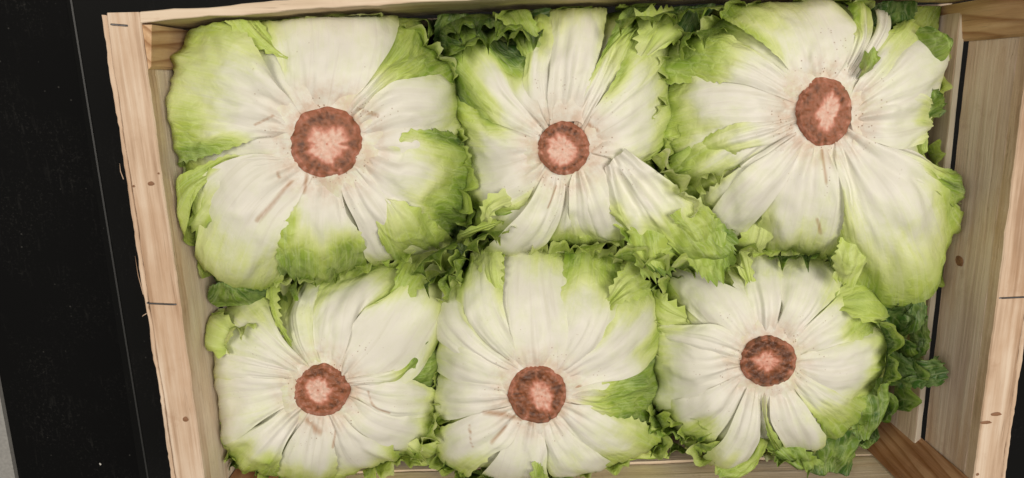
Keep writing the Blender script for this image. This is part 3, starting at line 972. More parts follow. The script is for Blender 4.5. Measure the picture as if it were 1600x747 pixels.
leaf(h1, [(465, 435), (500, 560), (530, 640), (505, 690)], [(395, 440), (360, 540), (335, 610), (325, 680)], T=[(440, 700), (405, 708), (370, 690)], w=.62, gt=.6, gR=.55, te=.8, rf=.0025)
leaf(h1, [(345, 400), (240, 395), (160, 430), (120, 520)], [(360, 420), (260, 440), (190, 500), (132, 590)], T=[(115, 560)], w=.7, gt=.5, gL=.5)
leaf(h1, [(405, 445), (350, 540), (335, 640), (312, 700)], [(350, 395), (240, 400), (150, 470), (128, 590)], T=[(250, 712), (180, 722), (150, 718), (132, 660)], w=.82, gt=.45, te=.5)
leaf(h1, [(240, 396), (180, 398), (110, 440), (58, 540)], [(215, 402), (165, 440), (138, 490), (128, 560)], T=[(68, 590), (118, 600)], w=.1, gt=.58, base_g=.35, te=.9)
leaf(h1, [(350, 345), (250, 352), (160, 372), (48, 408)], [(375, 290), (300, 190), (215, 110), (132, 62)], T=[(14, 320), (30, 240), (72, 160), (95, 100)], w=.62, gt=.35, gL=.72, te=.9, wr=1.15)
leaf(h1, [(349, 156), (250, 116), (160, 62), (92, 78)], [(352, 152), (285, 88), (230, 52), (130, 36)], T=[(104, 50)], w=-.3, gt=.5, base_g=.42, te=.9, puff=.003)
stem(h1, (0.02, -0.05), .52, .16, 0, 1.1)

# ---- upper middle head
h2 = Head('b', 'lettuce with a small round red brown stem and a loose white flap of leaf',
          670, 0, 1.7375, (367, 402), (70, 72),
          [(40, 40), (150, 60), (290, 22), (450, 12), (580, 10), (640, 80), (650, 200), (662, 330), (625, 420), (640, 520), (600, 640), (500, 662),
           (420, 662), (270, 672), (150, 690), (90, 570), (90, 430), (60, 320), (50, 170)], ztop=RIM - .016)
heart(h2)
leaf(h2, [(310, 385), (200, 345), (120, 300), (58, 232)], [(320, 440), (262, 530), (210, 572)], T=[(62, 320), (95, 430), (88, 550), (140, 568)], w=.78, gt=.5, gL=.6, te=.5)
leaf(h2, [(310, 385), (200, 330), (100, 260), (52, 180)], [(325, 345), (272, 250), (276, 180), (215, 92)], T=[(28, 60), (90, 50), (150, 95)], w=.60, gt=.82, gL=.7, te=.5)
leaf(h2, [(325, 360), (268, 250), (280, 130), (292, 28)], [(345, 345), (330, 200), (345, 90), (345, 22)], w=.7, gt=.35, gL=.5, te=.2)
leaf(h2, [(390, 345), (440, 220), (500, 110), (560, 14)], [(425, 360), (520, 200), (590, 80), (800, 32)], T=[(640, -5), (720, 2), (800, 5)], w=.5, gt=.72, te=.5, wr=1.3)
leaf(h2, [(328, 350), (330, 200), (340, 100), (338, 22)], [(400, 350), (430, 230), (460, 130), (478, 16)], w=.95, gt=.3, te=.2)
leaf(h2, [(410, 355), (500, 225), (550, 130), (555, 80)], [(430, 420), (500, 428), (560, 428), (592, 420)], T=[(605, 55), (655, 80), (632, 150), (645, 230), (656, 310), (630, 380)], w=.70, gt=.34, gL=.62, gR=.25, te=.8)
leaf(h2, [(275, 186), (245, 145), (215, 95), (180, 70)], [(279, 186), (290, 140), (288, 100), (272, 50)], T=[(225, 45)], w=-.3, gt=.62, base_g=.4, te=.9)
leaf(h2, [(430, 420), (480, 450), (525, 540), (535, 610)], [(385, 460), (430, 570), (460, 645)], T=[(510, 640)], w=1.0, gt=.3, te=.2)
leaf(h2, [(372, 460), (365, 560), (320, 640), (300, 672)], [(395, 455), (400, 560), (440, 620), (470, 660)], T=[(370, 690), (430, 680)], w=.6, gt=.42, te=.7, k=3)
leaf(h2, [(395, 455), (385, 520), (392, 590), (430, 640)], [(415, 450), (470, 540), (490, 600), (500, 650)], T=[(462, 652)], w=.85, gt=.35, te=.7)
leaf(h2, [(372, 460), (368, 540), (320, 620), (240, 680)], [(330, 440), (280, 540), (215, 610), (150, 672)], T=[(190, 688)], w=.95, gt=.3, te=.2)
leaf(h2, [(532, 402), (625, 470), (730, 555), (815, 632)], [(478, 456), (498, 560), (530, 640), (585, 712)], T=[(806, 690), (742, 745), (690, 718), (640, 738)], w=.62, gt=.60, gL=.3, gR=.5, te=1.2, k=4, wr=2.0, z=(.0125, .026), puff=.004, rf=.0075, rib=.0022)
leaf(h2, [(600, 440), (640, 460), (690, 540), (720, 600)], [(622, 425), (660, 450), (720, 530), (740, 590)], w=-.2, gt=.55, base_g=.45, te=.9, rf=.003, k=16)
leaf(h2, [(200, 612), (150, 620), (120, 640), (78, 690)], [(205, 600), (150, 600), (100, 620), (85, 650)], w=-.2, gt=.6, base_g=.5, te=.9, rf=.003)
leaf(h2, [(235, 560), (215, 550), (200, 555), (190, 575)], [(232, 530), (205, 525), (185, 540), (182, 570)], w=-.2, gt=.42, base_g=.4, te=.5, rf=.002)
leaf(h2, [(560, 190), (548, 140), (556, 105), (552, 78)], [(568, 188), (590, 150), (625, 125), (655, 108)], T=[(580, 72), (612, 52), (636, 66), (662, 84)], w=.3, gt=.52, base_g=.2, te=1.1, rf=.003, puff=.004)
stem(h2, (-0.05, -0.05), .56, .14, .3, 1.0)

# ---- upper right head
h3 = Head('c', 'lettuce with an oval stem and one long leaf hanging beside the right slat',
          1020, 0, 1.556, (418, 272), (67, 82),
          [(40, 120), (150, 50), (180, 15), (300, 0), (430, -8), (560, 40), (640, 80), (700, 110), (700, 210), (660, 310), (700, 420), (722, 520), (708, 640),
           (650, 715), (560, 700), (445, 605), (300, 600), (170, 565), (80, 510), (30, 380), (28, 220)], ztop=RIM - .010)
heart(h3)
leaf(h3, [(490, 270), (570, 170), (640, 100), (690, 62)], [(495, 290), (600, 220), (660, 190), (718, 112)], w=.5, gt=.85, te=.5)
leaf(h3, [(355, 270), (230, 310), (120, 350), (28, 385)], [(360, 300), (260, 360), (180, 420), (92, 495)], T=[(50, 430), (60, 470)], w=.68, gt=.52, gL=.4, te=.8)
leaf(h3, [(355, 245), (220, 200), (120, 195), (38, 200)], [(358, 290), (230, 320), (140, 335), (30, 384)], T=[(33, 260), (34, 330)], w=.88, gt=.42, te=.5)
leaf(h3, [(358, 290), (240, 300), (170, 320), (75, 365)], [(362, 305), (270, 345), (190, 370), (95, 420)], T=[(60, 400)], w=.6, gt=.5, te=.9)
leaf(h3, [(355, 255), (235, 205), (130, 192), (38, 196)], [(375, 215), (280, 150), (200, 110), (92, 78)], T=[(34, 150), (50, 100)], w=.62, gt=.55, gR=.35, te=.8)
leaf(h3, [(368, 225), (300, 130), (220, 70), (150, 28)], [(435, 205), (475, 120), (470, 50), (430, -4)], T=[(220, 6), (330, -12)], w=.82, gt=.4, gL=.55, te=.4)
leaf(h3, [(460, 215), (500, 140), (530, 70), (515, 10)], [(480, 222), (545, 110), (560, 60), (556, 10)], w=1.1, gt=.2, te=.2)
leaf(h3, [(455, 205), (482, 120), (470, 50), (440, 0)], [(470, 200), (505, 130), (522, 70), (500, 5)], w=.55, gt=.62, te=.7)
leaf(h3, [(480, 250), (560, 175), (620, 105), (685, 108)], [(482, 300), (560, 255), (630, 235), (692, 212)], T=[(698, 160)], w=1.0, gt=.3, te=.2)
leaf(h3, [(475, 240), (520, 150), (590, 70), (632, 2)], [(488, 262), (560, 190), (650, 90), (716, 18)], T=[(680, 0)], w=.5, gt=.55, gL=.48, te=.9)
leaf(h3, [(482, 285), (560, 250), (620, 232), (640, 240)], [(472, 320), (530, 345), (580, 358), (632, 345)], T=[(648, 270), (640, 320)], w=1.1, gt=.25, te=.3, wr=1.7)
leaf(h3, [(440, 340), (462, 450), (470, 540), (455, 600)], [(375, 325), (320, 430), (270, 520), (262, 585)], T=[(380, 602), (310, 600)], w=.85, gt=.38, te=.6)
leaf(h3, [(360, 310), (260, 370), (180, 430), (95, 500)], [(370, 325), (270, 430), (220, 500), (160, 560)], T=[(120, 545)], w=.75, gt=.5, te=.9, k=5)
leaf(h3, [(388, 345), (310, 440), (250, 510), (190, 578)], [(362, 318), (280, 375), (200, 435), (134, 520)], T=[(160, 560)], w=1.1, gt=.2, te=.1)
leaf(h3, [(250, 520), (230, 545), (215, 560), (200, 585)], [(290, 510), (285, 545), (275, 565), (265, 590)], w=-.2, gt=.45, base_g=.3, te=.9)
leaf(h3, [(480, 320), (600, 370), (660, 420), (745, 446)], [(478, 325), (600, 420), (690, 500), (715, 548)], T=[(735, 500)], w=.62, gt=.78, te=.3)
leaf(h3, [(475, 312), (585, 385), (660, 470), (708, 560)], [(435, 340), (455, 450), (470, 540), (430, 612)], T=[(700, 660), (660, 730), (600, 745), (560, 745), (500, 680)], w=.72, gt=.66, gR=.35, te=.7, wr=1.7)
stem(h3, (0.12, -0.02), .5, .2, 1.3, 1.5)

# ---- lower left head
h4 = Head('d', 'lettuce with a torn brown edged leaf right of its stem, near the left rail',
          310, 380, 2.037, (391, 468), (88, 82),
          [(150, 190), (250, 170), (330, 110), (420, 90), (560, 65), (700, 80), (795, 110), (800, 210), (780, 280), (772, 400), (760, 540), (745, 630), (660, 670),
           (590, 700), (480, 742), (370, 745), (240, 745), (110, 690), (58, 640), (42, 500), (42, 350), (65, 250)], ztop=RIM - .016)
heart(h4)
leaf(h4, [(355, 410), (300, 320), (290, 230), (345, 118)], [(400, 400), (370, 320), (368, 200), (412, 100)], w=1.0, gt=.35, base_g=.10, te=.3)
leaf(h4, [(470, 430), (630, 400), (700, 310), (778, 232)], [(475, 470), (560, 470), (690, 500), (766, 512)], T=[(770, 330), (772, 440)], w=.40, gt=.72, te=.3)
leaf(h4, [(390, 400), (368, 310), (380, 200), (420, 98)], [(450, 420), (470, 330), (500, 230), (620, 165)], T=[(540, 52), (640, 40), (660, 110)], w=.80, gt=.6, te=.4)
leaf(h4, [(450, 415), (475, 310), (540, 220), (600, 190)], [(475, 450), (620, 442), (700, 375), (782, 225)], T=[(640, 150), (700, 95), (785, 100), (800, 160)], w=.84, gt=.45, gR=.2, te=.4)
leaf(h4, [(590, 200), (610, 180), (630, 140), (642, 62)], [(630, 205), (660, 180), (720, 140), (790, 112)], T=[(690, 40), (760, 60)], w=-.1, gt=.6, base_g=.35, te=1, rf=.003)
leaf(h4, [(470, 480), (580, 525), (680, 538), (762, 532)], [(435, 530), (500, 610), (590, 640), (690, 660)], T=[(765, 600), (740, 650)], w=.75, gt=.55, te=1)
leaf(h4, [(475, 450), (560, 446), (660, 440), (756, 470)], [(472, 485), (570, 528), (660, 542), (756, 518)], T=[(768, 495)], w=.98, gt=.38, te=.2)
leaf(h4, [(435, 530), (520, 600), (620, 640), (650, 672)], [(400, 540), (420, 620), (420, 690), (480, 740)], T=[(610, 700), (540, 735)], w=.85, gt=.48, te=.9)
leaf(h4, [(410, 540), (425, 640), (430, 680), (420, 738)], [(350, 540), (310, 620), (280, 680), (250, 738)], w=.8, gt=.5, te=.8)
leaf(h4, [(350, 535), (290, 610), (260, 670), (240, 735)], [(315, 495), (220, 560), (130, 610), (58, 640)], T=[(160, 715), (90, 680)], w=.7, gt=.52, te=.6)
leaf(h4, [(315, 500), (220, 550), (130, 600), (58, 630)], [(310, 440), (200, 420), (110, 400), (44, 440)], T=[(50, 560), (42, 500)], w=1.0, gt=.28, te=.3)
leaf(h4, [(310, 455), (200, 430), (100, 430), (42, 430)], [(335, 410), (240, 370), (130, 330), (50, 330)], T=[(44, 380)], w=1.0, gt=.3, te=.3)
leaf(h4, [(325, 425), (240, 370), (160, 345), (58, 330)], [(365, 400), (290, 320), (245, 240), (225, 175)], T=[(95, 260), (145, 195)], w=.95, gt=.35, base_g=.08, te=.3)
leaf(h4, [(292, 340), (272, 260), (242, 170)], [(298, 342), (292, 260), (288, 160)], T=[(262, 150)], w=-.2, gt=.5, base_g=.35, te=.9)
leaf(h4, [(170, 335), (120, 345), (90, 330), (55, 318)], [(165, 325), (150, 285), (120, 250), (80, 232)], T=[(48, 285), (62, 250)], w=-.1, gt=.52, base_g=.3, te=1.1, rf=.004, puff=.004, k=20)
leaf(h4, [(640, 632), (670, 615), (720, 600), (765, 585)], [(630, 640), (655, 650), (672, 670), (680, 700)], T=[(745, 625), (755, 655), (715, 650), (700, 685)], w=.2, gt=.5, base_g=.2, te=1.3, rf=.004, puff=.003)
stem(h4, (-0.12, 0.0), .52, .08, -.9, 1.3)

# ---- lower middle head
h5 = Head('e', 'lettuce with a dark stem and pale half moon centre, beside the front board',
          660, 370, 1.9825, (357, 488), (90, 88),
          [(140, 120), (260, 50), (420, 35), (560, 50), (690, 110), (728, 230), (728, 360), (728, 520), (750, 650), (650, 695), (560, 720), (470, 745), (350, 757),
           (180, 752), (90, 725), (42, 650), (55, 500), (55, 420), (65, 370), (55, 230), (95, 160)], ztop=RIM - .012)
heart(h5)
leaf(h5, [(310, 425), (255, 300), (240, 150), (260, 52)], [(405, 425), (445, 300), (445, 150), (475, 40)], w=.95, gt=.35, te=.4)
leaf(h5, [(435, 490), (580, 450), (680, 390), (725, 350)], [(435, 510), (540, 535), (640, 545), (722, 578)], T=[(728, 450), (722, 520)], w=.34, gt=.66, te=.3)
leaf(h5, [(380, 420), (425, 290), (440, 160), (455, 45)], [(425, 445), (530, 340), (585, 230), (600, 80)], T=[(540, 45)], w=.68, gt=.46, te=.4)
leaf(h5, [(410, 430), (530, 330), (585, 220), (595, 130)], [(440, 480), (600, 430), (690, 370), (728, 290)], T=[(640, 140), (715, 160), (732, 230)], w=.76, gt=.5, gL=.5, te=.3)
leaf(h5, [(410, 555), (470, 620), (560, 680), (620, 712)], [(370, 570), (380, 650), (400, 720), (450, 752)], T=[(540, 735)], w=1.0, gt=.3, te=.3)
leaf(h5, [(440, 510), (540, 530), (640, 570), (742, 612)], [(410, 550), (480, 640), (560, 690), (640, 698)], T=[(752, 660), (700, 690)], w=.66, gt=.52, gL=.4, te=.9)
leaf(h5, [(370, 570), (375, 650), (372, 700), (390, 757)], [(310, 550), (265, 640), (225, 700), (180, 755)], w=.98, gt=.35, te=.3)
leaf(h5, [(372, 640), (372, 680), (380, 720), (420, 752)], [(368, 640), (350, 690), (345, 720), (350, 752)], w=-.1, gt=.6, base_g=.3, te=.8, rf=.003)
leaf(h5, [(318, 555), (270, 620), (200, 660), (130, 732)], [(280, 520), (170, 550), (80, 600), (42, 650)], T=[(90, 732), (50, 700)], w=.75, gt=.5, te=.8)
leaf(h5, [(280, 520), (170, 540), (90, 550), (52, 522)], [(275, 470), (180, 440), (100, 430), (58, 415)], w=1.0, gt=.25, te=.2)
leaf(h5, [(278, 480), (180, 450), (120, 430), (66, 405)], [(295, 435), (220, 370), (140, 310), (56, 300)], T=[(72, 370)], w=1.0, gt=.3, te=.3)
leaf(h5, [(312, 430), (220, 350), (150, 260), (142, 130)], [(330, 415), (290, 330), (250, 220), (262, 70)], T=[(200, 80)], w=.95, gt=.35, te=.3)
leaf(h5, [(285, 450), (180, 390), (90, 310), (54, 235)], [(318, 420), (220, 350), (160, 270), (142, 175)], T=[(75, 185), (110, 168)], w=1.1, gt=.2, te=.1)
leaf(h5, [(236, 212), (212, 150), (192, 55)], [(243, 212), (256, 140), (262, 72)], T=[(225, 50)], w=-.2, gt=.46, base_g=.3, te=.8)
leaf(h5, [(140, 200), (110, 180), (85, 140), (80, 100)], [(145, 195), (150, 150), (130, 110), (115, 90)], w=-.2, gt=.68, base_g=.5, te=.5)
leaf(h5, [(590, 95), (620, 125), (655, 130), (690, 128)], [(575, 52), (640, 48), (690, 70), (732, 102)], T=[(715, 120)], w=-.2, gt=.52, base_g=.4, te=1, rf=.002)
leaf(h5, [(560, 250), (580, 215), (640, 190)], [(556, 235), (570, 170), (610, 125)], T=[(640, 140)], w=-.2, gt=.5, base_g=.35, te=.5)
stem(h5, (0.15, -0.08), .55, .08, 1.9, 1.5, .3)

# ---- lower right head
h6 = Head('f', 'white lettuce with a dark red stem, dark green outer leaves against the right slat',
          1000, 370, 1.982, (398, 386), (86, 78),
          [(95, 120), (180, 90), (260, 75), (330, 55), (430, 38), (520, 35), (615, 100), (700, 180), (750, 270), (795, 300), (770, 400), (735, 480), (722, 570),
           (640, 625), (520, 655), (440, 645), (270, 705), (190, 688), (150, 610), (66, 525), (55, 420), (55, 290), (70, 200)], ztop=RIM - .020)
heart(h6)
leaf(h6, [(345, 360), (220, 280), (150, 220), (95, 175)], [(370, 335), (335, 210), (300, 140), (262, 92)], T=[(98, 120), (180, 92)], w=.95, gt=.3, te=.3)
leaf(h6, [(365, 340), (340, 230), (318, 150), (328, 58)], [(410, 335), (432, 210), (430, 120), (428, 40)], w=1.0, gt=.3, te=.2)
leaf(h6, [(475, 405), (570, 455), (690, 480), (725, 470)], [(455, 440), (530, 530), (560, 580), (555, 640)], T=[(725, 560), (650, 622)], w=.5, gt=.52, gL=.4, te=.8)
leaf(h6, [(400, 335), (440, 220), (440, 120), (448, 48)], [(450, 345), (530, 245), (600, 170), (615, 105)], T=[(520, 38), (580, 72)], w=.95, gt=.35, te=.7)
leaf(h6, [(480, 375), (590, 330), (690, 285), (800, 262)], [(475, 415), (570, 470), (640, 475), (728, 475)], T=[(790, 330), (755, 410)], w=.85, gt=.5, gL=.25, te=.3)
leaf(h6, [(450, 350), (530, 265), (595, 200), (598, 165)], [(480, 390), (590, 335), (680, 295), (738, 275)], T=[(630, 138), (690, 190), (705, 245)], w=.70, gt=.48, te=.9)
leaf(h6, [(400, 450), (385, 560), (440, 640), (530, 700)], [(375, 455), (378, 560), (400, 620), (470, 695)], w=.3, gt=.7, te=.6, rf=.003)
leaf(h6, [(450, 440), (510, 540), (552, 600), (545, 648)], [(400, 455), (405, 550), (430, 610), (460, 650)], w=.9, gt=.4, te=.4)
leaf(h6, [(345, 440), (290, 530), (240, 600), (175, 670)], [(325, 415), (230, 455), (160, 490), (66, 510)], T=[(155, 610), (90, 560)], w=.8, gt=.5, te=.9)
leaf(h6, [(322, 420), (230, 460), (150, 500), (66, 510)], [(318, 375), (200, 350), (130, 310), (56, 290)], T=[(56, 420), (54, 350)], w=.95, gt=.34, te=.3)
leaf(h6, [(318, 380), (210, 350), (120, 320), (58, 310)], [(345, 345), (240, 275), (180, 268), (78, 275)], w=.95, gt=.4, te=.5)
leaf(h6, [(378, 455), (370, 540), (345, 620), (285, 702)], [(345, 440), (300, 540), (262, 610), (185, 682)], T=[(240, 705)], w=1.0, gt=.3, te=.2)
leaf(h6, [(352, 175), (310, 130), (275, 100), (258, 70)], [(356, 170), (340, 120), (330, 90), (325, 62)], w=-.2, gt=.44, base_g=.36, te=1)
leaf(h6, [(160, 275), (110, 260), (80, 240), (66, 220)], [(150, 265), (140, 220), (120, 180), (85, 160)], w=-.2, gt=.5, base_g=.3, te=1)
leaf(h6, [(595, 200), (605, 240), (640, 262), (680, 270)], [(597, 190), (600, 160), (640, 140), (660, 150)], T=[(725, 255), (705, 195)], w=-.1, gt=.5, base_g=.25, te=.8)
stem(h6, (-0.05, 0.0), .42, .25, .4, 1.2, .5)

# ---- outer leaves frilling up in the gaps between the heads (photo pixels)
def fr(hd, L, R, T=None, g=.75, z=(.05, .02), te=.9, rf=.004, **kw):
    kw.setdefault('nu', 30); kw.setdefault('nv', 56)
    leaf(hd, L, R, T, w=-.3, gt=g, base_g=g * .85, z=z, te=te, rf=rf, glob=True, k=0, **{'puff': .005, 'wr': 1.3, **kw})


def ribbon(hd, path, lean=10, g=(1., .80), z=(.085, .054), amp=.0042, wl=.019, te=.8):
    """frilled rim of an outer leaf standing up in a gap: its free edge is longer than its foot, so it meanders"""
    hd.n += 1
    sd = hd.seed + hd.n * 29
    c0 = crv(path, 300)
    mm = (CAM[2] - RIM) / FPX
    L_ = np.linalg.norm(np.diff(c0, axis=0), axis=1).sum() * mm
    n = int(max(30, L_ / .0009)); nv = 16
    c = crv(path, n)
    t = np.gradient(c, axis=0); t /= np.linalg.norm(t, axis=1)[:, None]
    nn = np.stack([-t[:, 1], t[:, 0]], 1)
    s_ = np.linspace(0, L_, n)[:, None]; v = np.linspace(0, 1, nv)[None]
    ph = s_ / wl * 2 * math.pi + 5 * vnoise(s_ / .02 + 10, 0 * s_ + .5, sd) + sd
    am = amp * (0.5 + 1.0 * vnoise(s_ / .015 + 30, 0 * s_ + .5, sd + 1))
    fine = .0016 * np.sin(ph * 3.1 + 2 * v) * v ** 2
    lat = lean * v * mm + am * v ** 1.2 * np.sin(ph + .5 * v) + fine + (vnoise(s_ / .006 + 5, v * 4, sd + 2) - .5) * .002 * v
    alo = am * .6 * v ** 1.3 * np.cos(ph * 1.0 + 1.)
    tt = tooth(s_ / .0038, sd + 3) * .0028 * te * np.clip((v - .85) / .15, 0, 1)
    zz = z[0] + (z[1] - z[0]) * v ** .8 + am * .5 * v * np.sin(ph * .5 + 1.7) + (vnoise(s_ / .02, 0 * s_ + 3.5, sd + 4) - .5) * .016 * v - tt * .7
    sg = np.sign(lean) if lean else 1
    Q = c[:, None] + nn[:, None] * ((lat + sg * tt * .8) / mm)[..., None] + t[:, None] * (alo / mm)[..., None]
    P = inside(unproj(Q, RIM - zz), sd)
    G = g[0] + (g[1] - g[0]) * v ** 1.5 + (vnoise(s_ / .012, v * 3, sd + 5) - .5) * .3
    cd = np.full(P.shape[:2], .1)
    uv = np.stack([v * .03 + 0 * s_, s_ + 0 * v + sd * .03], -1)
    return grid_mesh('leaf', P, M_LEAF, hd.root, {'g': np.clip(G, 0, 1), 'cd': cd}, uv)


# frilled rims deep in the gaps, the shade there put into their dark green
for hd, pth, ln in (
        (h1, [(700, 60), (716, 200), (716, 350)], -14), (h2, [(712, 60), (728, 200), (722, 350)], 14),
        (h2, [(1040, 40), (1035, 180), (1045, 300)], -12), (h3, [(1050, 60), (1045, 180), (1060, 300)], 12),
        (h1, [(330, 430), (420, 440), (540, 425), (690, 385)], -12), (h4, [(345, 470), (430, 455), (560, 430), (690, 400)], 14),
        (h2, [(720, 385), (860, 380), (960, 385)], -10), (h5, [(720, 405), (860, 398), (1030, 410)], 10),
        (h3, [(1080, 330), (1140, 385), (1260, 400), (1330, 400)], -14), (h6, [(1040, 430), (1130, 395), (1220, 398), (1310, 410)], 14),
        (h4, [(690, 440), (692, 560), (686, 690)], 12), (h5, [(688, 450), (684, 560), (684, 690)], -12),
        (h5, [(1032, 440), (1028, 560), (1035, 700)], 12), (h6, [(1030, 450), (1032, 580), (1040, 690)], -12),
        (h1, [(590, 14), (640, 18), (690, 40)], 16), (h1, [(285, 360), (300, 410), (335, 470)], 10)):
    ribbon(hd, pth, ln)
# toothed rims of the outer leaves round every head
for hd in (h1, h2, h3, h4, h5, h6):
    rnd = random.Random(hd.seed + 3)
    o = crv(np.vstack([hd.outpx, hd.outpx[:1]]), 400)
    cen = o.mean(0)
    p0_ = rnd.randrange(0, 40)
    while p0_ < 390:
        ln_ = rnd.randrange(22, 58)
        q = o[p0_:min(399, p0_ + ln_)]
        if len(q) > 12:
            q = q[::max(1, len(q) // 5)]
            q = cen + (q - cen) * rnd.uniform(.93, .985)
            tg = q[-1] - q[0]
            out = (-tg[1] * (q[len(q) // 2] - cen)[0] + tg[0] * (q[len(q) // 2] - cen)[1]) > 0
            zf = RIM - hd.z0
            dz = rnd.uniform(.019, .036)
            gg_ = rnd.uniform(.32, .56)
            ribbon(hd, q, (rnd.uniform(9, 17)) * (1 if out else -1), (gg_ + .22, gg_), (zf + dz + .03, zf + dz), .0042, rnd.uniform(.013, .019), 1.1)
        p0_ += ln_ + rnd.randrange(4, 26)
for hd, L_, R_, z_ in ((h2, [(680, 120), (680, 60), (690, 5)], [(735, 130), (740, 60), (740, 5)], (.075, .055)),
                       (h2, [(1030, 80), (1045, 40), (1060, 5)], [(1060, 110), (1085, 60), (1120, 15)], (.07, .05)),
                       (h2, [(740, 40), (790, 20), (850, 5)], [(740, 80), (800, 60), (850, 40)], (.07, .05)),
                       (h3, [(1350, 60), (1355, 30), (1360, 0)], [(1420, 60), (1425, 30), (1430, 0)], (.08, .06)),
                       (h1, [(690, 420), (700, 380), (705, 330)], [(735, 430), (735, 380), (730, 330)], (.08, .07)),
                       (h3, [(1030, 440), (1040, 400), (1060, 360)], [(1080, 430), (1085, 400), (1090, 360)], (.08, .07)),
                       (h5, [(670, 750), (680, 700), (685, 650)], [(705, 750), (705, 700), (700, 650)], (.08, .07))):
    fr(hd, L_, R_, g=1.0, z=z_, te=.5)  # near-black leaves added to darken the gaps, shade put into their colour
# brighter frills that reach up to the light
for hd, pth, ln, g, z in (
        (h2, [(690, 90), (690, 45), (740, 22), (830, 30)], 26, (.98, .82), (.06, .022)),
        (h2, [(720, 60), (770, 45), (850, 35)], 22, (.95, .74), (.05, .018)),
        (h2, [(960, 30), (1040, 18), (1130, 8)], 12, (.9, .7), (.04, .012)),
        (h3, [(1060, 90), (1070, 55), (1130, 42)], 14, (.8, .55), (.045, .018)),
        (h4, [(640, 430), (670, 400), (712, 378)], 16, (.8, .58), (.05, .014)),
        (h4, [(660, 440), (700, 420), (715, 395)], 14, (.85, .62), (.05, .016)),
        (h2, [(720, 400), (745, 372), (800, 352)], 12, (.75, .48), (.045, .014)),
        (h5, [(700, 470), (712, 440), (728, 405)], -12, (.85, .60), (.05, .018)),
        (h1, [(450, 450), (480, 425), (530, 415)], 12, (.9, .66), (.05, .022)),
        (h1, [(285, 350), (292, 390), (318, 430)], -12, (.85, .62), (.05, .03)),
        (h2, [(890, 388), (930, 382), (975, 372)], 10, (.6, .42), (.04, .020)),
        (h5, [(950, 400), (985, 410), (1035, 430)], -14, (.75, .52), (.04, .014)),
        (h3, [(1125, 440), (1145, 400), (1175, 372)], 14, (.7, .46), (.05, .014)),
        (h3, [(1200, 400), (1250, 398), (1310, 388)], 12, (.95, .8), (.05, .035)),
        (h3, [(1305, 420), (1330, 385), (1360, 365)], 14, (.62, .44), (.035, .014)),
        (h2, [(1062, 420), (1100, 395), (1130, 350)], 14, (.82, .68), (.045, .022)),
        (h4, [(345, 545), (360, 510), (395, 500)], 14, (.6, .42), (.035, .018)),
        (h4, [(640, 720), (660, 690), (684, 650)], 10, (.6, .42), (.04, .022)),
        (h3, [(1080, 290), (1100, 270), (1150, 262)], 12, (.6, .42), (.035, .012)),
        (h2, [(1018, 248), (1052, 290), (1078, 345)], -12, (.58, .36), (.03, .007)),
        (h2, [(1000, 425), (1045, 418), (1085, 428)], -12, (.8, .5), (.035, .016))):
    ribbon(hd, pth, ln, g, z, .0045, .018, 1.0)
fr(h1, [(340, 480), (330, 465), (335, 440)], [(420, 475), (420, 458), (400, 445)], T=[(360, 435)], g=.9, z=(.045, .035), te=.2)
fr(h3, [(1310, 370), (1300, 395), (1305, 430)], [(1370, 360), (1365, 380), (1340, 430)], g=.5, z=(.018, .02), rf=.003)
fr(h2, [(1045, 335), (1068, 365), (1082, 422)], [(1078, 318), (1118, 345), (1140, 396)], T=[(1105, 432), (1128, 418)], g=.66, z=(.012, .020), te=1.2, rf=.005)
fr(h2, [(985, 350), (985, 385), (1003, 424)], [(1030, 352), (1040, 385), (1052, 422)], T=[(1025, 430)], g=.6, z=(.016, .024), te=1.2, rf=.006)
# right side: dark leaves along the slat
fr(h3, [(1420, 160), (1425, 150), (1440, 140)], [(1425, 200), (1450, 190), (1472, 175)], T=[(1468, 140)], g=.86, z=(.03, .02))
fr(h3, [(1420, 200), (1425, 220), (1432, 240)], [(1440, 195), (1450, 215), (1445, 240)], g=.66, z=(.03, .03))
fr(h3, [(1400, 225), (1420, 260), (1470, 290)], [(1395, 235), (1410, 260), (1450, 275)], g=.75, z=(.03, .03), te=.3)
fr(h3, [(1425, 60), (1440, 45), (1460, 40)], [(1430, 100), (1465, 95), (1480, 75)], T=[(1478, 55)], g=.88, z=(.03, .015), te=.3)
fr(h6, [(1375, 500), (1370, 480), (1385, 455)], [(1420, 520), (1440, 500), (1450, 480)], T=[(1425, 465)], g=.92, z=(.045, .03), te=.3)
fr(h6, [(1390, 545), (1430, 560), (1466, 556)], [(1392, 605), (1430, 602), (1470, 598)], T=[(1476, 575)], g=.95, z=(.05, .028), te=.8, rf=.002, puff=.0, wr=.8, rib=.0004)
fr(h6, [(1345, 600), (1340, 640), (1335, 680)], [(1385, 590), (1395, 620), (1375, 660)], g=.85, z=(.04, .045), te=.5)
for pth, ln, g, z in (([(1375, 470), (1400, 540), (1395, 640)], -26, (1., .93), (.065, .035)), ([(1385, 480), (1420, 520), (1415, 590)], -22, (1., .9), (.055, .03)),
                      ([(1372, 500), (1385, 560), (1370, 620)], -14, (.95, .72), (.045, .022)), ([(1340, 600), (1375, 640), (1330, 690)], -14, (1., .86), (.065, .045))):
    ribbon(h6, pth, ln, g, z, .005, .022, .9)
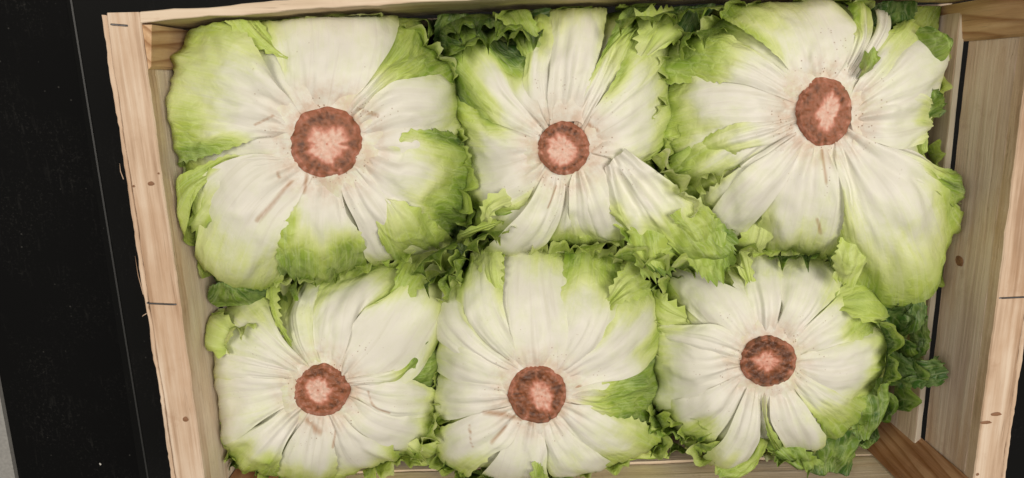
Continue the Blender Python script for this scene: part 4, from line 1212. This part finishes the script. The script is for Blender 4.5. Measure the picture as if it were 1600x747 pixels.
# front side
for hd, pth, ln, g, z in (
        (h6, [(1190, 690), (1225, 712), (1275, 722)], 10, (.9, .68), (.06, .034)),
        (h6, [(1080, 650), (1085, 690), (1110, 715)], -12, (.85, .6), (.05, .03)),
        (h5, [(1010, 640), (1040, 665), (1085, 680)], 14, (.92, .66), (.055, .03)),
        (h5, [(1020, 690), (1050, 690), (1085, 710)], 14, (.97, .8), (.065, .045)),
        (h5, [(690, 705), (715, 730), (760, 745)], 12, (.95, .75), (.06, .04)),
        (h4, [(340, 690), (375, 715), (450, 735)], 10, (.95, .72), (.06, .036)),
        (h4, [(335, 655), (345, 690), (375, 715)], 10, (.9, .62), (.05, .03))):
    ribbon(hd, pth, ln, g, z, .0045, .018, 1.0)
fr(h6, [(1185, 680), (1165, 715), (1120, 735)], [(1200, 690), (1185, 725), (1150, 748)], g=.72, z=(.035, .045), te=.4)

fr(h6, [(1240, 680), (1250, 705), (1262, 735)], [(1340, 672), (1345, 690), (1318, 738)], T=[(1280, 748), (1300, 738)], g=.95, z=(.045, .06), te=.7, rf=.006)
fr(h6, [(1190, 690), (1210, 712), (1225, 722)], [(1245, 690), (1262, 705), (1280, 725)], g=.8, z=(.04, .05), te=.8, rf=.006)

# torn scrap lying on the upper right head
class _S: pass
sc_root_parent = h3.root
_n = len(h3.root.children)
leaf(h3, [(505, 195), (492, 185), (490, 160)], [(522, 185), (520, 170), (515, 140)], T=[(500, 142)], w=-.3, gt=.72, base_g=.62, te=.5, k=16, puff=.004, nu=20, nv=20, name='leaf_scrap')
scrap = h3.root.children[-1] if h3.root.children[-1].name.startswith('leaf_scrap') else bpy.data.objects['leaf_scrap']
scrap.parent = None
scrap.location = (0, 0, 0)
tag(scrap, 'small torn green leaf scrap lying right of the oval pale stem', 'leaf scrap')


# crumbs of dirt on the black table
def crumb(px, r, mat, label, seed):
    rnd = random.Random(seed)
    c = unproj(np.array(px, float), -0.009 if px[0] < 100 else 0.0)
    bm = bmesh.new()
    bmesh.ops.create_icosphere(bm, subdivisions=2, radius=r)
    for v in bm.verts:
        v.co *= rnd.uniform(.7, 1.25)
        v.co.z *= .5; v.co.x *= 1.25
    me = bpy.data.meshes.new('crumb'); bm.to_mesh(me); bm.free()
    o = link_mesh('crumb', me, mat)
    o.location = (c[0], c[1], -0.0118 + r * .45 if px[0] < 120 else r * .4)
    o.rotation_euler = (0, 0, rnd.uniform(0, 3))
    tag(o, label, 'crumb')


M_TAN = plain_mat('tan_crumb', (0.36, 0.28, 0.2), .8)
M_WHT = plain_mat('white_crumb', (0.6, 0.58, 0.53), .8)
crumb((62, 632), .0020, M_TAN, 'tan crumb on the black table, near the grey edge at lower left', 1)
crumb((23, 673), .0019, M_WHT, 'white flake on the black table, closest to the grey edge', 2)
crumb((87, 437), .0024, M_TAN, 'larger brown crumb on the black table halfway down its left side', 3)
crumb((157, 725), .0010, M_WHT, 'tiny white speck on the black table, lowest of all', 4)
crumb((97, 134), .0010, M_WHT, 'tiny white speck on the upper left of the black table', 5)
